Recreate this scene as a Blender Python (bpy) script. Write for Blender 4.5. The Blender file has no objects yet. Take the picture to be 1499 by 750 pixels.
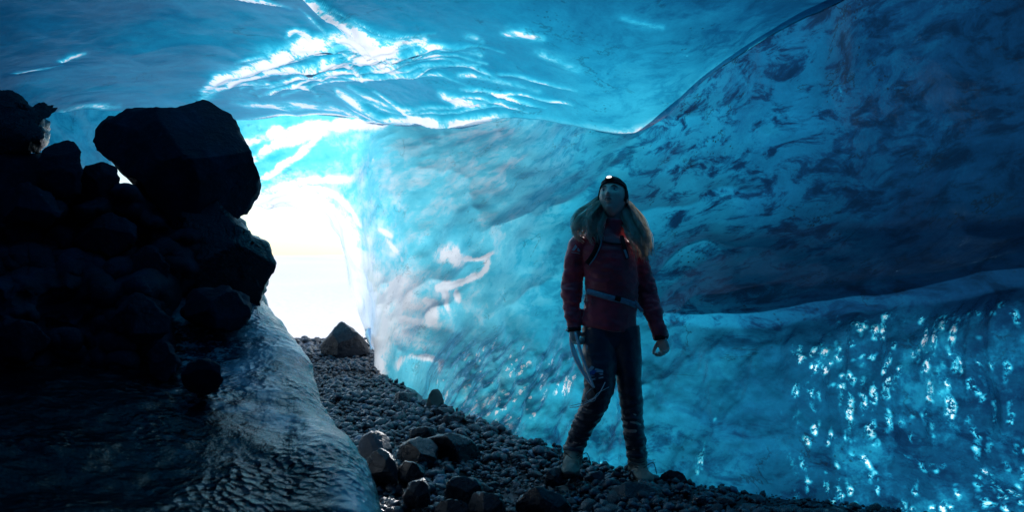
import bpy, math, random
import numpy as np
from math import radians as R, pi
rng = np.random.default_rng(7); random.seed(7)
S = bpy.context.scene
COL = S.collection
CZ = 1.29; F = 1200.0
def P(u, v, d): return np.array([(u-750)/F*d, d, CZ+(375-v)/F*d])

# ------------------------------------------------------------------ noise
def _h(ix, iy, iz, s):
    n = (ix*73856093) ^ (iy*19349663) ^ (iz*83492791) ^ (s*2654435)
    n = n & 0x7fffffff; n = (n ^ (n >> 13))*1274126177 & 0x7fffffff
    n = (n ^ (n >> 16))*668265263 & 0x7fffffff
    return (n & 0xffff)/32767.5-1.0
def vnoise(p, s=0):
    p = np.asarray(p, float); i = np.floor(p).astype(np.int64); f = p-i
    w = f*f*f*(f*(f*6-15)+10); r = 0
    for dx in (0, 1):
        wx = w[:, 0] if dx else 1-w[:, 0]
        for dy in (0, 1):
            wy = w[:, 1] if dy else 1-w[:, 1]
            for dz in (0, 1):
                wz = w[:, 2] if dz else 1-w[:, 2]
                r = r+wx*wy*wz*_h(i[:, 0]+dx, i[:, 1]+dy, i[:, 2]+dz, s)
    return r
def fbm(p, o=4, s=0, g=.5):
    p = np.asarray(p, float); a = 1; r = 0; t = 0
    for k in range(o):
        r = r+a*vnoise(p*(2**k)+k*17.3, s+k); t += a; a *= g
    return r/t
def sst(a, b, x):
    t = np.clip((x-a)/(b-a), 0, 1); return t*t*(3-2*t)

# ------------------------------------------------------------------ mesh helpers
def mesh(name, V, Fc, mat, parent=None, smooth=True, attrs=None):
    me = bpy.data.meshes.new(name)
    V = np.asarray(V, np.float32)
    if isinstance(Fc, np.ndarray):
        n, k = Fc.shape
        me.vertices.add(len(V)); me.vertices.foreach_set('co', V.ravel())
        me.loops.add(n*k); me.loops.foreach_set('vertex_index', Fc.astype(np.int32).ravel())
        me.polygons.add(n); me.polygons.foreach_set('loop_start', np.arange(0, n*k, k, dtype=np.int32))
        me.polygons.foreach_set('loop_total', np.full(n, k, np.int32))
        me.update(calc_edges=True)
    else:
        me.from_pydata(V.tolist(), [], [list(f) for f in Fc]); me.update()
    if smooth: me.polygons.foreach_set('use_smooth', np.ones(len(me.polygons), bool))
    if attrs:
        for k, a in attrs.items():
            at = me.attributes.new(k, 'FLOAT', 'POINT'); at.data.foreach_set('value', np.asarray(a, np.float32))
    if mat is not None: me.materials.append(mat)
    o = bpy.data.objects.new(name, me); COL.objects.link(o)
    if parent is not None: o.parent = parent
    return o
def tag(o, label=None, cat=None, group=None, kind=None):
    if label: o['label'] = label
    if cat: o['category'] = cat
    if group: o['group'] = group
    if kind: o['kind'] = kind
    return o
def empty(name, loc=(0, 0, 0)):
    o = bpy.data.objects.new(name, None); COL.objects.link(o); o.location = loc; o.empty_display_size = .1
    return o
def grid_faces(nr, nc, wrap=False):
    r = np.arange(nr-1)[:, None]; c = np.arange(nc if wrap else nc-1)[None, :]; c2 = (c+1) % nc
    a = r*nc+c; b = r*nc+c2; d = (r+1)*nc+c; e = (r+1)*nc+c2
    return np.stack([a, b, e, d], -1).reshape(-1, 4)
def gnormals(G, wrap=False):
    du = np.gradient(G, axis=1) if not wrap else (np.roll(G, -1, 1)-np.roll(G, 1, 1))
    dv = np.gradient(G, axis=0)
    n = np.cross(du, dv); n /= np.linalg.norm(n, axis=-1, keepdims=True)+1e-9
    return n
def join(parts):
    Vs, Fs, o = [], [], 0
    for V, Fc in parts:
        Vs.append(V); Fs += [[i+o for i in f] for f in Fc]; o += len(V)
    return np.vstack(Vs), Fs
def tube(path, rad, n=16, ref=(0, -1, 0), caps=True, sub=1):
    """path Nx3, rad N or Nx2 (across, along ref)"""
    path = np.asarray(path, float); rad = np.asarray(rad, float)
    if rad.ndim == 1: rad = np.stack([rad, rad], 1)
    if sub > 1:
        t = np.arange(len(path)); tt = np.linspace(0, len(path)-1, (len(path)-1)*sub+1)
        path = crom(t, path, tt); rad = crom(t, rad, tt)
    T = np.gradient(path, axis=0); T /= np.linalg.norm(T, axis=1, keepdims=True)+1e-9
    rf = np.asarray(ref, float); V = []
    a = np.arange(n)/n*2*pi
    for p, t, r in zip(path, T, rad):
        y = rf-t*np.dot(rf, t); y /= np.linalg.norm(y)+1e-9; x = np.cross(t, y)
        V.append(p+np.cos(a)[:, None]*x*r[0]+np.sin(a)[:, None]*y*r[1])
    V = np.vstack(V); m = len(path); Fc = grid_faces(m, n, True).tolist()
    if caps:
        Fc.append(list(range(n))[::-1]); Fc.append(list(range((m-1)*n, m*n)))
    return V, Fc
def crom(t, y, tt):
    y = np.asarray(y, float); t = np.asarray(t, float)
    i = np.clip(np.searchsorted(t, tt, side='right')-1, 0, len(t)-2)
    h = t[i+1]-t[i]; s = ((tt-t[i])/h)
    m = np.zeros_like(y); m[1:-1] = (y[2:]-y[:-2])/((t[2:]-t[:-2]).reshape(-1, *([1]*(y.ndim-1))))
    m[0] = (y[1]-y[0])/(t[1]-t[0]); m[-1] = (y[-1]-y[-2])/(t[-1]-t[-2])
    if y.ndim > 1: s = s[:, None]; h = h[:, None]
    return (2*s**3-3*s**2+1)*y[i]+(s**3-2*s**2+s)*h*m[i]+(-2*s**3+3*s**2)*y[i+1]+(s**3-s**2)*h*m[i+1]
def sphere(c, r, n=16, m=10):
    th = np.linspace(0, pi, m+1)[1:-1]; a = np.arange(n)/n*2*pi
    V = [np.array([[0, 0, 1.]])]
    for t in th: V.append(np.stack([np.sin(t)*np.cos(a), np.sin(t)*np.sin(a), np.full(n, np.cos(t))], 1))
    V.append(np.array([[0, 0, -1.]])); V = np.vstack(V); Fc = []
    for k in range(n): Fc.append([0, 1+k, 1+(k+1) % n])
    for q in range(m-2):
        for k in range(n):
            a0 = 1+q*n+k; a1 = 1+q*n+(k+1) % n; Fc.append([a0, a0+n, a1+n, a1])
    L = len(V)-1
    for k in range(n): Fc.append([L, L-n+(k+1) % n, L-n+k])
    return V*np.asarray(r)+np.asarray(c), Fc
def remesh(V, Fc, vox, smooth_it=6):
    me = bpy.data.meshes.new('tmp'); me.from_pydata(np.asarray(V).tolist(), [], Fc); me.update()
    o = bpy.data.objects.new('tmp', me); COL.objects.link(o)
    m = o.modifiers.new('r', 'REMESH'); m.mode = 'VOXEL'; m.voxel_size = vox; m.adaptivity = 0
    if smooth_it:
        s = o.modifiers.new('s', 'SMOOTH'); s.iterations = smooth_it; s.factor = .5
    dg = bpy.context.evaluated_depsgraph_get(); e = o.evaluated_get(dg); m2 = e.to_mesh()
    n = len(m2.vertices); A = np.empty(n*3, np.float32); m2.vertices.foreach_get('co', A)
    B = np.empty(n*3, np.float32); m2.vertices.foreach_get('normal', B)
    nf = len(m2.polygons); L = np.empty(len(m2.loops), np.int32); m2.loops.foreach_get('vertex_index', L)
    e.to_mesh_clear(); bpy.data.objects.remove(o); bpy.data.meshes.remove(me)
    return A.reshape(-1, 3).astype(float), L.reshape(nf, 4), B.reshape(-1, 3).astype(float)

# ------------------------------------------------------------------ materials
class NT:
    def __init__(s, name):
        s.m = bpy.data.materials.new(name); s.m.use_nodes = True; s.t = s.m.node_tree; s.t.nodes.clear()
        s.out = s.t.nodes.new('ShaderNodeOutputMaterial')
    def n(s, typ, ins=None, **kw):
        nd = s.t.nodes.new('ShaderNode'+typ)
        for k, v in kw.items(): setattr(nd, k, v)
        for k, v in (ins or {}).items():
            if isinstance(v, bpy.types.NodeSocket): s.t.links.new(v, nd.inputs[k])
            else: nd.inputs[k].default_value = v
        return nd
    def attr(s, name): return s.n('Attribute', attribute_name=name).outputs['Fac']
    def coord(s): return s.n('TexCoord').outputs['Object']
    def noise(s, scale, detail=4, rough=.55, vec=None, dist=0):
        return s.n('TexNoise', {'Scale': scale, 'Detail': detail, 'Roughness': rough, 'Distortion': dist, 'Vector': vec or s.coord()}).outputs['Fac']
    def math(s, op, a, b=0, c=0, clamp=False):
        return s.n('Math', {0: a, 1: b, 2: c}, operation=op, use_clamp=clamp).outputs[0]
    def rng(s, x, a, b, c=0., d=1.):
        return s.n('MapRange', {0: x, 1: a, 2: b, 3: c, 4: d}, interpolation_type='SMOOTHSTEP').outputs[0]
    def ramp(s, x, stops):
        nd = s.n('ValToRGB', {0: x}); e = nd.color_ramp.elements
        while len(e) < len(stops): e.new(.5)
        for el, (p, c) in zip(e, stops): el.position = p; el.color = (*c, 1)
        return nd.outputs[0]
    def mixc(s, f, a, b, mode='MIX'):
        nd = s.n('Mix', data_type='RGBA', blend_type=mode)
        for i, v in ((0, f), (6, a), (7, b)):
            if isinstance(v, bpy.types.NodeSocket): s.t.links.new(v, nd.inputs[i])
            else: nd.inputs[i].default_value = v if i == 0 else (*v, 1)
        return nd.outputs[2]
    def map(s, scale, rot=(0, 0, 0), vec=None):
        return s.n('Mapping', {'Vector': vec or s.coord(), 'Scale': scale, 'Rotation': rot}).outputs[0]
    def bump(s, h, dist, strength=1.0, normal=None):
        i = {'Height': h, 'Distance': dist, 'Strength': strength}
        if normal: i['Normal'] = normal
        return s.n('Bump', i).outputs[0]
    def surf(s, sh): s.t.links.new(sh, s.out.inputs[0]); return s.m
def principled(name, color, rough=.6, spec=.5, bump=None, metallic=0, var=.0, vscale=8, sheen=0., emis=None):
    t = NT(name); c = (*color, 1)
    if var:
        nz = t.noise(vscale, 5); c = t.mixc(t.rng(nz, .3, .7), tuple(x*(1-var) for x in color), tuple(min(1, x*(1+var)) for x in color))
    i = {'Base Color': c, 'Roughness': rough, 'Metallic': metallic, 'Specular IOR Level': spec, 'Sheen Weight': sheen}
    if bump: i['Normal'] = t.bump(t.noise(bump[0], 5), bump[1])
    if emis: i['Emission Color'] = (*emis[0], 1); i['Emission Strength'] = emis[1]
    return t.surf(t.n('BsdfPrincipled', i).outputs[0])

def mat_ice():
    t = NT('glacier_ice'); co = t.coord()
    tone = t.attr('tone'); frost_hilite = t.attr('frost_hilite'); dirt = t.attr('dirt'); wet = t.attr('wet'); spk = t.attr('spark')
    st = t.map((1, 1, 1.6), (0, R(14), 0))
    warp = t.n('VectorMath', {0: st, 1: t.n('VectorMath', {0: t.n('TexNoise', {'Scale': 1.3, 'Detail': 3, 'Vector': st}).outputs['Color'], 3: .35}, operation='SCALE').outputs[0]}, operation='ADD').outputs[0]
    n1 = t.noise(1.7, 8, .6, warp, .2)          # cloudy ice
    n2 = t.noise(9, 6, .65, warp, .3)
    n3 = t.noise(60, 4, .7)
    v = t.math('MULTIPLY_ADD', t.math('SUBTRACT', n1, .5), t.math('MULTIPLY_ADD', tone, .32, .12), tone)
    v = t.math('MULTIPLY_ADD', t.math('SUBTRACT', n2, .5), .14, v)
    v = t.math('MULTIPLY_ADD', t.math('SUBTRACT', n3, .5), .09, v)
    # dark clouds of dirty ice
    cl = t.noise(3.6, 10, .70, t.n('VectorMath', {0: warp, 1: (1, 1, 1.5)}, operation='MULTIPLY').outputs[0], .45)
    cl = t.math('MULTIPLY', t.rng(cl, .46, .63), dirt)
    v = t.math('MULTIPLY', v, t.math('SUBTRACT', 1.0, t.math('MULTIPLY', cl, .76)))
    # painted white highlights on ridges and around the mouth, with bubbly thin ice
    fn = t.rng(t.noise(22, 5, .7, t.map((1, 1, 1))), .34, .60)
    v = t.math('ADD', v, t.math('MULTIPLY', frost_hilite, t.math('MULTIPLY_ADD', fn, .55, .50)))
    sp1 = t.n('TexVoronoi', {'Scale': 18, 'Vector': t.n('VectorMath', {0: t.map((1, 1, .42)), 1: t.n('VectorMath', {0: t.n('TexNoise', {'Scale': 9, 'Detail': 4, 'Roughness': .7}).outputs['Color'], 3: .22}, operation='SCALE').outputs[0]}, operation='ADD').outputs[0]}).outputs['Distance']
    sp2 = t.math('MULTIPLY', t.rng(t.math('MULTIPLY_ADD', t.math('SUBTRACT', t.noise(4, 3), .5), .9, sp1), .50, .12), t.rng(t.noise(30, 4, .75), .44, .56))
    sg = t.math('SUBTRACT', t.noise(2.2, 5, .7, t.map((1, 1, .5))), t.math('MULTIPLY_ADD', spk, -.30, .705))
    v = t.math('MULTIPLY_ADD', t.math('MULTIPLY', sp2, t.rng(sg, 0.0, .07)), .75, v)  # white glints painted into the ice colour
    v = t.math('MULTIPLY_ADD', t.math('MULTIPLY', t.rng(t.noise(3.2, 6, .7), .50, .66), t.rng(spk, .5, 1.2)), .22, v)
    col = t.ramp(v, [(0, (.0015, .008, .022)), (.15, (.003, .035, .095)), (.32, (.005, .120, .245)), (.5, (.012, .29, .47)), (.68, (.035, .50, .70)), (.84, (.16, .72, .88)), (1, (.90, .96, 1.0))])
    # grit specks frozen in the ice
    vor = t.n('TexVoronoi', {'Scale': 30, 'Randomness': 1, 'Vector': t.n('VectorMath', {0: co, 1: t.n('VectorMath', {0: t.n('TexNoise', {'Scale': 25, 'Detail': 3}).outputs['Color'], 3: .05}, operation='SCALE').outputs[0]}, operation='ADD').outputs[0]}).outputs['Distance']
    gate = t.math('MAXIMUM', t.rng(t.noise(2.3, 4, .6), .56, .68), t.math('MULTIPLY', t.attr('grit'), t.rng(t.noise(5, 4, .7), .42, .56)))
    sp = t.math('MULTIPLY', t.rng(vor, .30, .16), gate)
    crn = t.n('TexNoise', {'Scale': 1.4, 'Detail': 7, 'Roughness': .62, 'Vector': t.map((1, 1, 1.8), (0, R(20), 0)), 'Distortion': .5}).outputs['Fac']
    crk = t.math('MULTIPLY', t.rng(t.math('ABSOLUTE', t.math('SUBTRACT', crn, .5)), .012, .002), t.rng(t.noise(3.1, 3), .52, .62))
    dk = t.math('MULTIPLY', t.math('MAXIMUM', sp, t.math('MULTIPLY', crk, .8)), t.math('MULTIPLY_ADD', dirt, .5, .4))
    col = t.mixc(dk, col, (.004, .012, .022))
    # relief
    b1 = t.noise(5, 5, .5, t.map((1, 1, .8)))
    b2 = t.n('TexVoronoi', {'Scale': 16, 'Vector': t.map((1, 1, .55))}, feature='SMOOTH_F1').outputs['Distance']
    b3 = t.noise(48, 5, .6)
    h = t.math('MULTIPLY_ADD', b2, t.math('MULTIPLY', spk, .035), t.math('MULTIPLY', b1, t.math('MULTIPLY_ADD', spk, .02, .006)))
    h = t.math('ADD', h, t.math('MULTIPLY', b3, t.math('MULTIPLY_ADD', spk, .010, .0012)))
    nrm = t.bump(h, 1.0, 1.0)
    tr = t.n('BsdfTranslucent', {'Color': col, 'Normal': t.bump(h, .35, .6)}).outputs[0]
    df = t.n('BsdfDiffuse', {'Color': t.mixc(.5, col, (.02, .09, .15)), 'Normal': nrm}).outputs[0]
    base = t.n('MixShader', {0: .28, 1: tr, 2: df}).outputs[0]
    rough = t.math('MULTIPLY_ADD', t.noise(14, 3), .18, .08)
    gl = t.n('BsdfGlossy', {'Color': (.45, .78, 1, 1), 'Roughness': rough, 'Normal': nrm}).outputs[0]
    fr = t.n('Fresnel', {'IOR': 1.33, 'Normal': nrm}).outputs[0]
    fac = t.math('MULTIPLY', fr, wet, clamp=True)
    return t.surf(t.n('MixShader', {0: fac, 1: base, 2: gl}).outputs[0])

def mat_solid_ice():
    t = NT('dirty_bank_ice')
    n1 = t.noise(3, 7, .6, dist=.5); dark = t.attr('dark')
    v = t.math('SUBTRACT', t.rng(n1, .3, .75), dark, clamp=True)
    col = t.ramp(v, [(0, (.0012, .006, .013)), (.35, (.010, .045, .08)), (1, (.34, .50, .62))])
    vor = t.n('TexVoronoi', {'Scale': 30, 'Vector': t.n('VectorMath', {0: t.map((1, 1, .8)), 1: t.n('VectorMath', {0: t.n('TexNoise', {'Scale': 12, 'Detail': 4}).outputs['Color'], 3: .10}, operation='SCALE').outputs[0]}, operation='ADD').outputs[0]}).outputs['Distance']
    ck = t.math('MULTIPLY', t.rng(t.noise(16, 6, .75), .50, .62), t.math('SUBTRACT', 1.0, dark, clamp=True)); col = t.mixc(t.math('MULTIPLY', ck, .55), col, (.62, .72, .80))
    h = t.math('ADD', t.math('MULTIPLY', vor, t.math('MULTIPLY', t.rng(t.noise(2.2, 3), .4, .65), .016)), t.math('MULTIPLY', t.noise(35, 4), .005))
    h = t.math('ADD', h, t.math('MULTIPLY', t.noise(9, 4, .7), .012))
    nrm = t.bump(h, 1.0)
    wet = t.math('MULTIPLY_ADD', dark, -.9, 1.0, clamp=True)
    return t.surf(t.n('BsdfPrincipled', {'Base Color': col, 'Roughness': .2, 'Specular IOR Level': t.math('MULTIPLY_ADD', wet, .85, .05), 'Normal': nrm}).outputs[0])

def mat_rock(name, col, rough=.5, spec=.5, sc=1.0):
    t = NT(name); info = t.n('ObjectInfo').outputs['Random']
    sh_ = t.n('Attribute', attribute_name='shade').outputs['Fac'] if name == 'wet_pebbles' else None
    n = t.noise(5*sc, 8, .65); n2 = t.noise(40*sc, 4, .7)
    c = t.ramp(n, [(.3, tuple(x*.45 for x in col)), (.55, col), (.75, tuple(x*1.9 for x in col))])
    c = t.mixc(t.math('MULTIPLY', t.rng(n2, .62, .72), .5), c, tuple(x*3 for x in col))
    if sh_ is not None: c = t.mixc(1.0, c, t.ramp(sh_, [(0, (.5, .5, .5)), (.8, (1, 1, 1)), (.97, (1.6, 1.6, 1.6)), (1, (5, 5, 5))]), 'MULTIPLY')
    h = t.math('ADD', t.math('MULTIPLY', n, .03/sc), t.math('MULTIPLY', n2, .004/sc))
    return t.surf(t.n('BsdfPrincipled', {'Base Color': c, 'Roughness': t.rng(n, .3, .7, rough-.12, rough+.15), 'Specular IOR Level': spec, 'Normal': t.bump(h, 1.0)}).outputs[0])

M = {}
M['ice'] = mat_ice(); M['bank'] = mat_solid_ice()
M['rock'] = mat_rock('wet_basalt', (.011, .019, .033), .25, .9)
M['rockdark'] = mat_rock('dry_dark_basalt', (.018, .034, .06), .75, .18)
M['pebble'] = mat_rock('wet_pebbles', (.034, .048, .076), .24, 1.0, 4)
M['gravel'] = mat_rock('wet_grit', (.022, .026, .036), .4, .7, 4)
M['pale'] = mat_rock('pale_stone', (.07, .09, .12), .4, .5, 2)
t = NT('snow')
df = t.n('BsdfDiffuse', {'Color': (.93, .93, .94, 1), 'Normal': t.bump(t.noise(3, 5), .05)}).outputs[0]
M['snow'] = t.surf(df)
M['jacket'] = principled('red_shell_fabric', (.62, .04, .07), .40, .6, (60, .003), var=.25, vscale=10, sheen=.6)
M['trousers'] = principled('dark_blue_softshell', (.022, .030, .055), .36, .7, (70, .003), var=.3, sheen=.25)
M['skin'] = principled('skin', (.84, .64, .54), .5, .4, (120, .0005), var=.06)
M['lip'] = principled('lips', (.38, .13, .12), .45, .4)
M['eye'] = principled('eye_white', (.6, .6, .6), .2, .5)
M['iris'] = principled('iris', (.03, .04, .05), .15, .5)
M['brow'] = principled('brow_hair', (.10, .06, .035), .7, .2)
M['hair'] = principled('blond_hair', (.52, .40, .26), .45, .5, var=.3, vscale=30)
t = NT('blond_hair'); hc = t.ramp(t.noise(30, 3), [(.3, (.74, .68, .56)), (.7, (.97, .95, .90))])
M['hair'] = t.surf(t.n('MixShader', {0: .55, 1: t.n('BsdfPrincipled', {'Base Color': hc, 'Roughness': .4}).outputs[0], 2: t.n('BsdfTranslucent', {'Color': hc}).outputs[0]}).outputs[0])
M['black'] = principled('black_fabric', (.008, .010, .014), .7, .3, (80, .002))
M['strap'] = principled('blue_grey_webbing', (.26, .38, .48), .6, .3, (150, .001), var=.2, vscale=60)
M['boot'] = principled('tan_leather', (.30, .25, .20), .6, .35, (50, .004), var=.4, vscale=14)
M['sole'] = principled('dark_rubber', (.015, .015, .016), .7, .3)
M['lace'] = principled('dark_laces', (.05, .05, .055), .7, .3)
M['metal'] = principled('pale_anodised_metal', (.72, .76, .80), .32, .5, metallic=.35)
M['white'] = principled('white_webbing', (.75, .77, .80), .6, .3)
M['logoblue'] = principled('blue_print', (.05, .16, .50), .6, .3)
M['logowhite'] = principled('white_print', (.55, .62, .70), .6, .3)
M['lamp'] = principled('lit_headlamp_lens', (.9, .9, .9), .3, .5, emis=((1, 1, .95), 1.3))
M['dirtyice'] = principled('ice_lens', (.1, .2, .3), .15, .9, (20, .03))

# ------------------------------------------------------------------ light
SEL, SAZ = 32.5, 17.0
w = bpy.data.worlds.new('World'); S.world = w; w.use_nodes = True
sk = w.node_tree.nodes.new('ShaderNodeTexSky'); sk.sky_type = 'NISHITA'; sk.sun_disc = False
sk.sun_elevation = R(SEL); sk.sun_rotation = R(SAZ); sk.air_density = 1.0; sk.dust_density = .3; sk.ozone_density = 2.5
bg = w.node_tree.nodes['Background']; w.node_tree.links.new(sk.outputs[0], bg.inputs[0]); bg.inputs[1].default_value = .15
sl = bpy.data.lights.new('sun', 'SUN'); sl.energy = 5; sl.angle = R(.6); sl.color = (1, .97, .94)
so = bpy.data.objects.new('sun', sl); COL.objects.link(so)
sd = np.array([math.sin(R(SAZ))*math.cos(R(SEL)), math.cos(R(SAZ))*math.cos(R(SEL)), math.sin(R(SEL))])
from mathutils import Vector
so.rotation_euler = Vector(sd).to_track_quat('Z', 'Y').to_euler()

# ------------------------------------------------------------------ cave shell
# key columns: u, lip v, lip depth, wall-top depth, depth at v320, depth at v440, base v, base depth
K = [(-60, 168, 6.0, 6.8, 6.6, 6.3, 630, 6.07), (100, 168, 7.5, 8.6, 8.4, 8.2, 568, 8.0), (215, 170, 8.5, 10.5, 10.6, 10.8, 510, 11.5),
     (350, 177, 9.0, 11.5, 12.0, 12.2, 510, 12.3), (450, 178, 8.4, 11.4, 12.0, 12.4, 510, 12.4), (530, 181, 8.1, 11.1, 11.2, 11.9, 508, 11.7),
     (560, 183, 7.9, 10.9, 10.2, 9.9, 545, 9.1), (650, 178, 6.9, 10.9, 9.0, 8.2, 608, 6.64), (740, 177, 6.2, 10.2, 7.9, 7.1, 645, 5.73),
     (800, 181, 5.95, 9.0, 7.3, 6.5, 662, 5.4), (860, 193, 5.75, 7.8, 6.8, 6.0, 680, 5.07), (930, 204, 5.65, 7.2, 6.3, 5.5, 702, 4.73),
     (965, 188, 5.5, 6.9, 6.1, 5.4, 709, 4.63), (1000, 155, 5.3, 6.6, 5.9, 5.2, 715, 4.55), (1060, 112, 5.1, 6.1, 5.6, 4.9, 724, 4.43),
     (1130, 72, 4.9, 5.6, 5.3, 4.7, 733, 4.32), (1200, 35, 4.6, 5.2, 5.05, 4.5, 741, 4.23), (1260, 0, 4.3, 4.8, 4.8, 4.3, 748, 4.15),
     (1500, -150, 3.4, 3.7, 3.9, 3.55, 775, 3.87), (1560, -185, 3.25, 3.5, 3.75, 3.4, 780, 3.82)]
rows = []
for u, vl, dl, dw, d3, d4, vb, db in K:
    x = (u-750)/F; c = math.sqrt(1+x*x)
    rows.append((math.degrees(math.atan(x)), CZ+(375-vl)/F*dl, dl*c, dw*c, d3*c, d4*c, db*c, (375-vl)/F/c))
def beh(ph, zl, rl, rw, r3, r4, rb): return (ph, zl, rl, rw, r3, r4, rb, (zl-CZ)/rl)
rows += [beh(50, 2.7, 3.2, 3.4, 3.9, 3.7, 4.1), beh(90, 2.65, 2.7, 2.9, 3.4, 3.3, 3.5), beh(140, 2.6, 2.9, 3.1, 3.5, 3.6, 3.6), beh(180, 2.6, 3.2, 3.4, 3.8, 3.9, 3.9),
         beh(230, 2.7, 3.3, 3.5, 3.8, 3.8, 3.8), beh(270, 2.6, 3.3, 3.5, 3.8, 3.8, 3.8), beh(305, 2.6, 4.2, 4.6, 4.8, 4.8, 4.8)]
rows = [rows[-2][:0] or (rows[-1][0]-360, *rows[-1][1:])]+rows+[(rows[0][0]+360, *rows[0][1:])]
rows = np.array(sorted(rows, key=lambda r: r[0]))
du = 2.2
uu = np.arange(-58, 1558, du); ph_in = np.degrees(np.arctan((uu-750)/F))
ph_out = np.linspace(ph_in[-1], ph_in[0]+360, 150)[1:-1]
PHI = np.concatenate([ph_in, ph_out]); NC = len(PHI)
KV = np.stack([crom(rows[:, 0], rows[:, k], PHI) for k in range(8)], 1)
zl, rl, rw, r3, r4, rb, taul = KV[:, 1:].T
cph = np.cos(np.radians(PHI)); sph = np.sin(np.radians(PHI))
infr = (PHI <= ph_in[-1]+1e-6)
U = np.where(infr, 750+F*np.tan(np.radians(np.where(infr, PHI, 0))), 9999)
# cave mouth, widened unseen behind the boulder to let in side light: where each column ends
AU = [-30, -20, 60, 160, 178, 210, 240, 262, 290, 328, 350, 368, 395, 430, 460, 484, 500, 508, 512, 520, 534, 546, 549]
AV = [620, 330, 320, 290, 262, 262, 255, 215, 190, 195, 240, 284, 298, 299, 309, 327, 352, 385, 418, 448, 480, 505, 620]
vend = np.interp(U, AU, AV, left=9999, right=9999)
arch = vend < 620
za = CZ+(375-vend)/F*12.2
zend = np.where(arch, np.maximum(za, -.1), -.1)
# rows: ceiling A, recess B, wall C, rim D
def lerp(a, b, t): return a*(1-t)+b*t
NA, NB, NCW, ND = 240, 10, 270, 6
RHO = []; Z = []; SEG = []
tA = np.concatenate([np.linspace(0, .33, 20, endpoint=False), np.linspace(.33, 1, NA-20)])
dz = 2.72-zl
for t in tA:
    rr = rl*(t**.9)
    f = sst(.45, 1.0, t)*0+np.clip((t-.35)/.65, 0, 1)**2.2
    RHO.append(rr); Z.append(2.78-.04*t-(dz-.02)*f); SEG.append(0)
ztop = CZ+taul*rw+.12
for k in range(1, NB+1):
    t = k/(NB+1); b0 = (1-t)**2; b1 = 2*t*(1-t); b2 = t*t
    RHO.append(b0*rl+b1*(rl+rw)*.5+b2*rw); Z.append(b0*zl+b1*(np.maximum(zl, ztop)+.35)+b2*ztop); SEG.append(1)
z3 = CZ+55/F*r3*cph.clip(.6, 1); z4 = CZ-65/F*r4*cph.clip(.6, 1)
for k in range(NCW):
    t = k/(NCW-1); z = ztop+(zend-ztop)*t
    # monotone piecewise curve of rho over z through four keys
    zk = np.stack([ztop, np.minimum(z3, ztop-.15), z4, np.full(NC, -.05)], 1); rk = np.stack([rw, r3, r4, rb], 1)
    r = np.empty(NC); zz = z
    h0 = zk[:, 0]-zk[:, 1]; h1 = zk[:, 1]-zk[:, 2]; h2 = zk[:, 2]-zk[:, 3]
    s0 = (rk[:, 1]-rk[:, 0])/h0; s1 = (rk[:, 2]-rk[:, 1])/h1; s2 = (rk[:, 3]-rk[:, 2])/h2
    m = [s0, (s0+s1)/2, (s1+s2)/2, s2]
    for q, hh in enumerate((h0, h1, h2)):
        s = np.clip((zk[:, q]-zz)/hh, 0, 1)
        val = (2*s**3-3*s**2+1)*rk[:, q]+(s**3-2*s**2+s)*hh*m[q]+(-2*s**3+3*s**2)*rk[:, q+1]+(s**3-s**2)*hh*m[q+1]
        sel = (zz <= zk[:, q]+1e-6) if q == 0 else (zz < zk[:, q]); r = np.where(sel, val, r)
    r = np.where(zz >= zk[:, 0], rw, r)
    RHO.append(r); Z.append(z); SEG.append(2)
RHO = np.array(RHO); Z = np.array(Z)
# round the mouth outward like a funnel, then carry the tunnel rim on outside
tw = np.zeros_like(Z); tw[NA+NB:] = (np.arange(NCW)/(NCW-1))[:, None]
fun = sst(0, 1, np.clip((U-520)/60, 0, 1))
RHO = RHO+np.where(arch[None, :], tw**4*.5*(1-fun), 0)
for k in range(1, ND+1):
    RHO = np.vstack([RHO, RHO[-1]+np.where(arch, .28, .01)]); Z = np.vstack([Z, Z[-1]+np.where(arch, .10-.01*k, -.03)]); SEG.append(3)
G = np.stack([RHO*sph, RHO*cph, Z], -1)
SEG = np.array(SEG)
dep = np.maximum(G[..., 1], .3)
UU = np.where(G[..., 1] > .3, 750+F*G[..., 0]/dep, 9999.); VV = np.where(G[..., 1] > .3, 375-F*(G[..., 2]-CZ)/dep, -999.)
isC = (SEG[:, None] == 0) & np.ones_like(UU, bool); isW = ~isC
N = gnormals(G)
# inward normals: towards the axis of the cave
inw = np.stack([-G[..., 0], 4-G[..., 1], 1.1-G[..., 2]], -1)
flip = np.sign((N*inw).sum(-1)); 
if np.median(flip[NA+NB:]) < 0: N = -N
FLIPPED = np.median(flip[NA+NB:]) < 0
def polyd(pts, Uq, Vq, us=1, vs=1):
    d = np.full(Uq.shape, 1e9); tt = np.zeros(Uq.shape)
    L = 0; seg = []
    for (a, b) in zip(pts[:-1], pts[1:]): seg.append(math.hypot(b[0]-a[0], b[1]-a[1]))
    T = sum(seg); acc = 0
    for (a, b), l in zip(zip(pts[:-1], pts[1:]), seg):
        dx, dy = b[0]-a[0], b[1]-a[1]
        t = np.clip(((Uq-a[0])*dx+(Vq-a[1])*dy)/(l*l), 0, 1)
        q = np.hypot((Uq-a[0]-t*dx)*us, (Vq-a[1]-t*dy)*vs)
        m = q < d; d = np.where(m, q, d); tt = np.where(m, (acc+t*l)/T, tt); acc += l
    return d, tt
def smoothpts(p, n=6):
    p = np.array(p, float); t = np.arange(len(p)); return crom(t, p, np.linspace(0, len(p)-1, (len(p)-1)*n+1)).tolist()
frost_hilite = np.zeros(UU.shape); disp = np.zeros(UU.shape)
G3 = G.reshape(-1, 3)
wob = (fbm(G3*1.7, 3, 5)).reshape(UU.shape); wob2 = fbm(G3*6+9, 3, 6).reshape(UU.shape)
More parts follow.
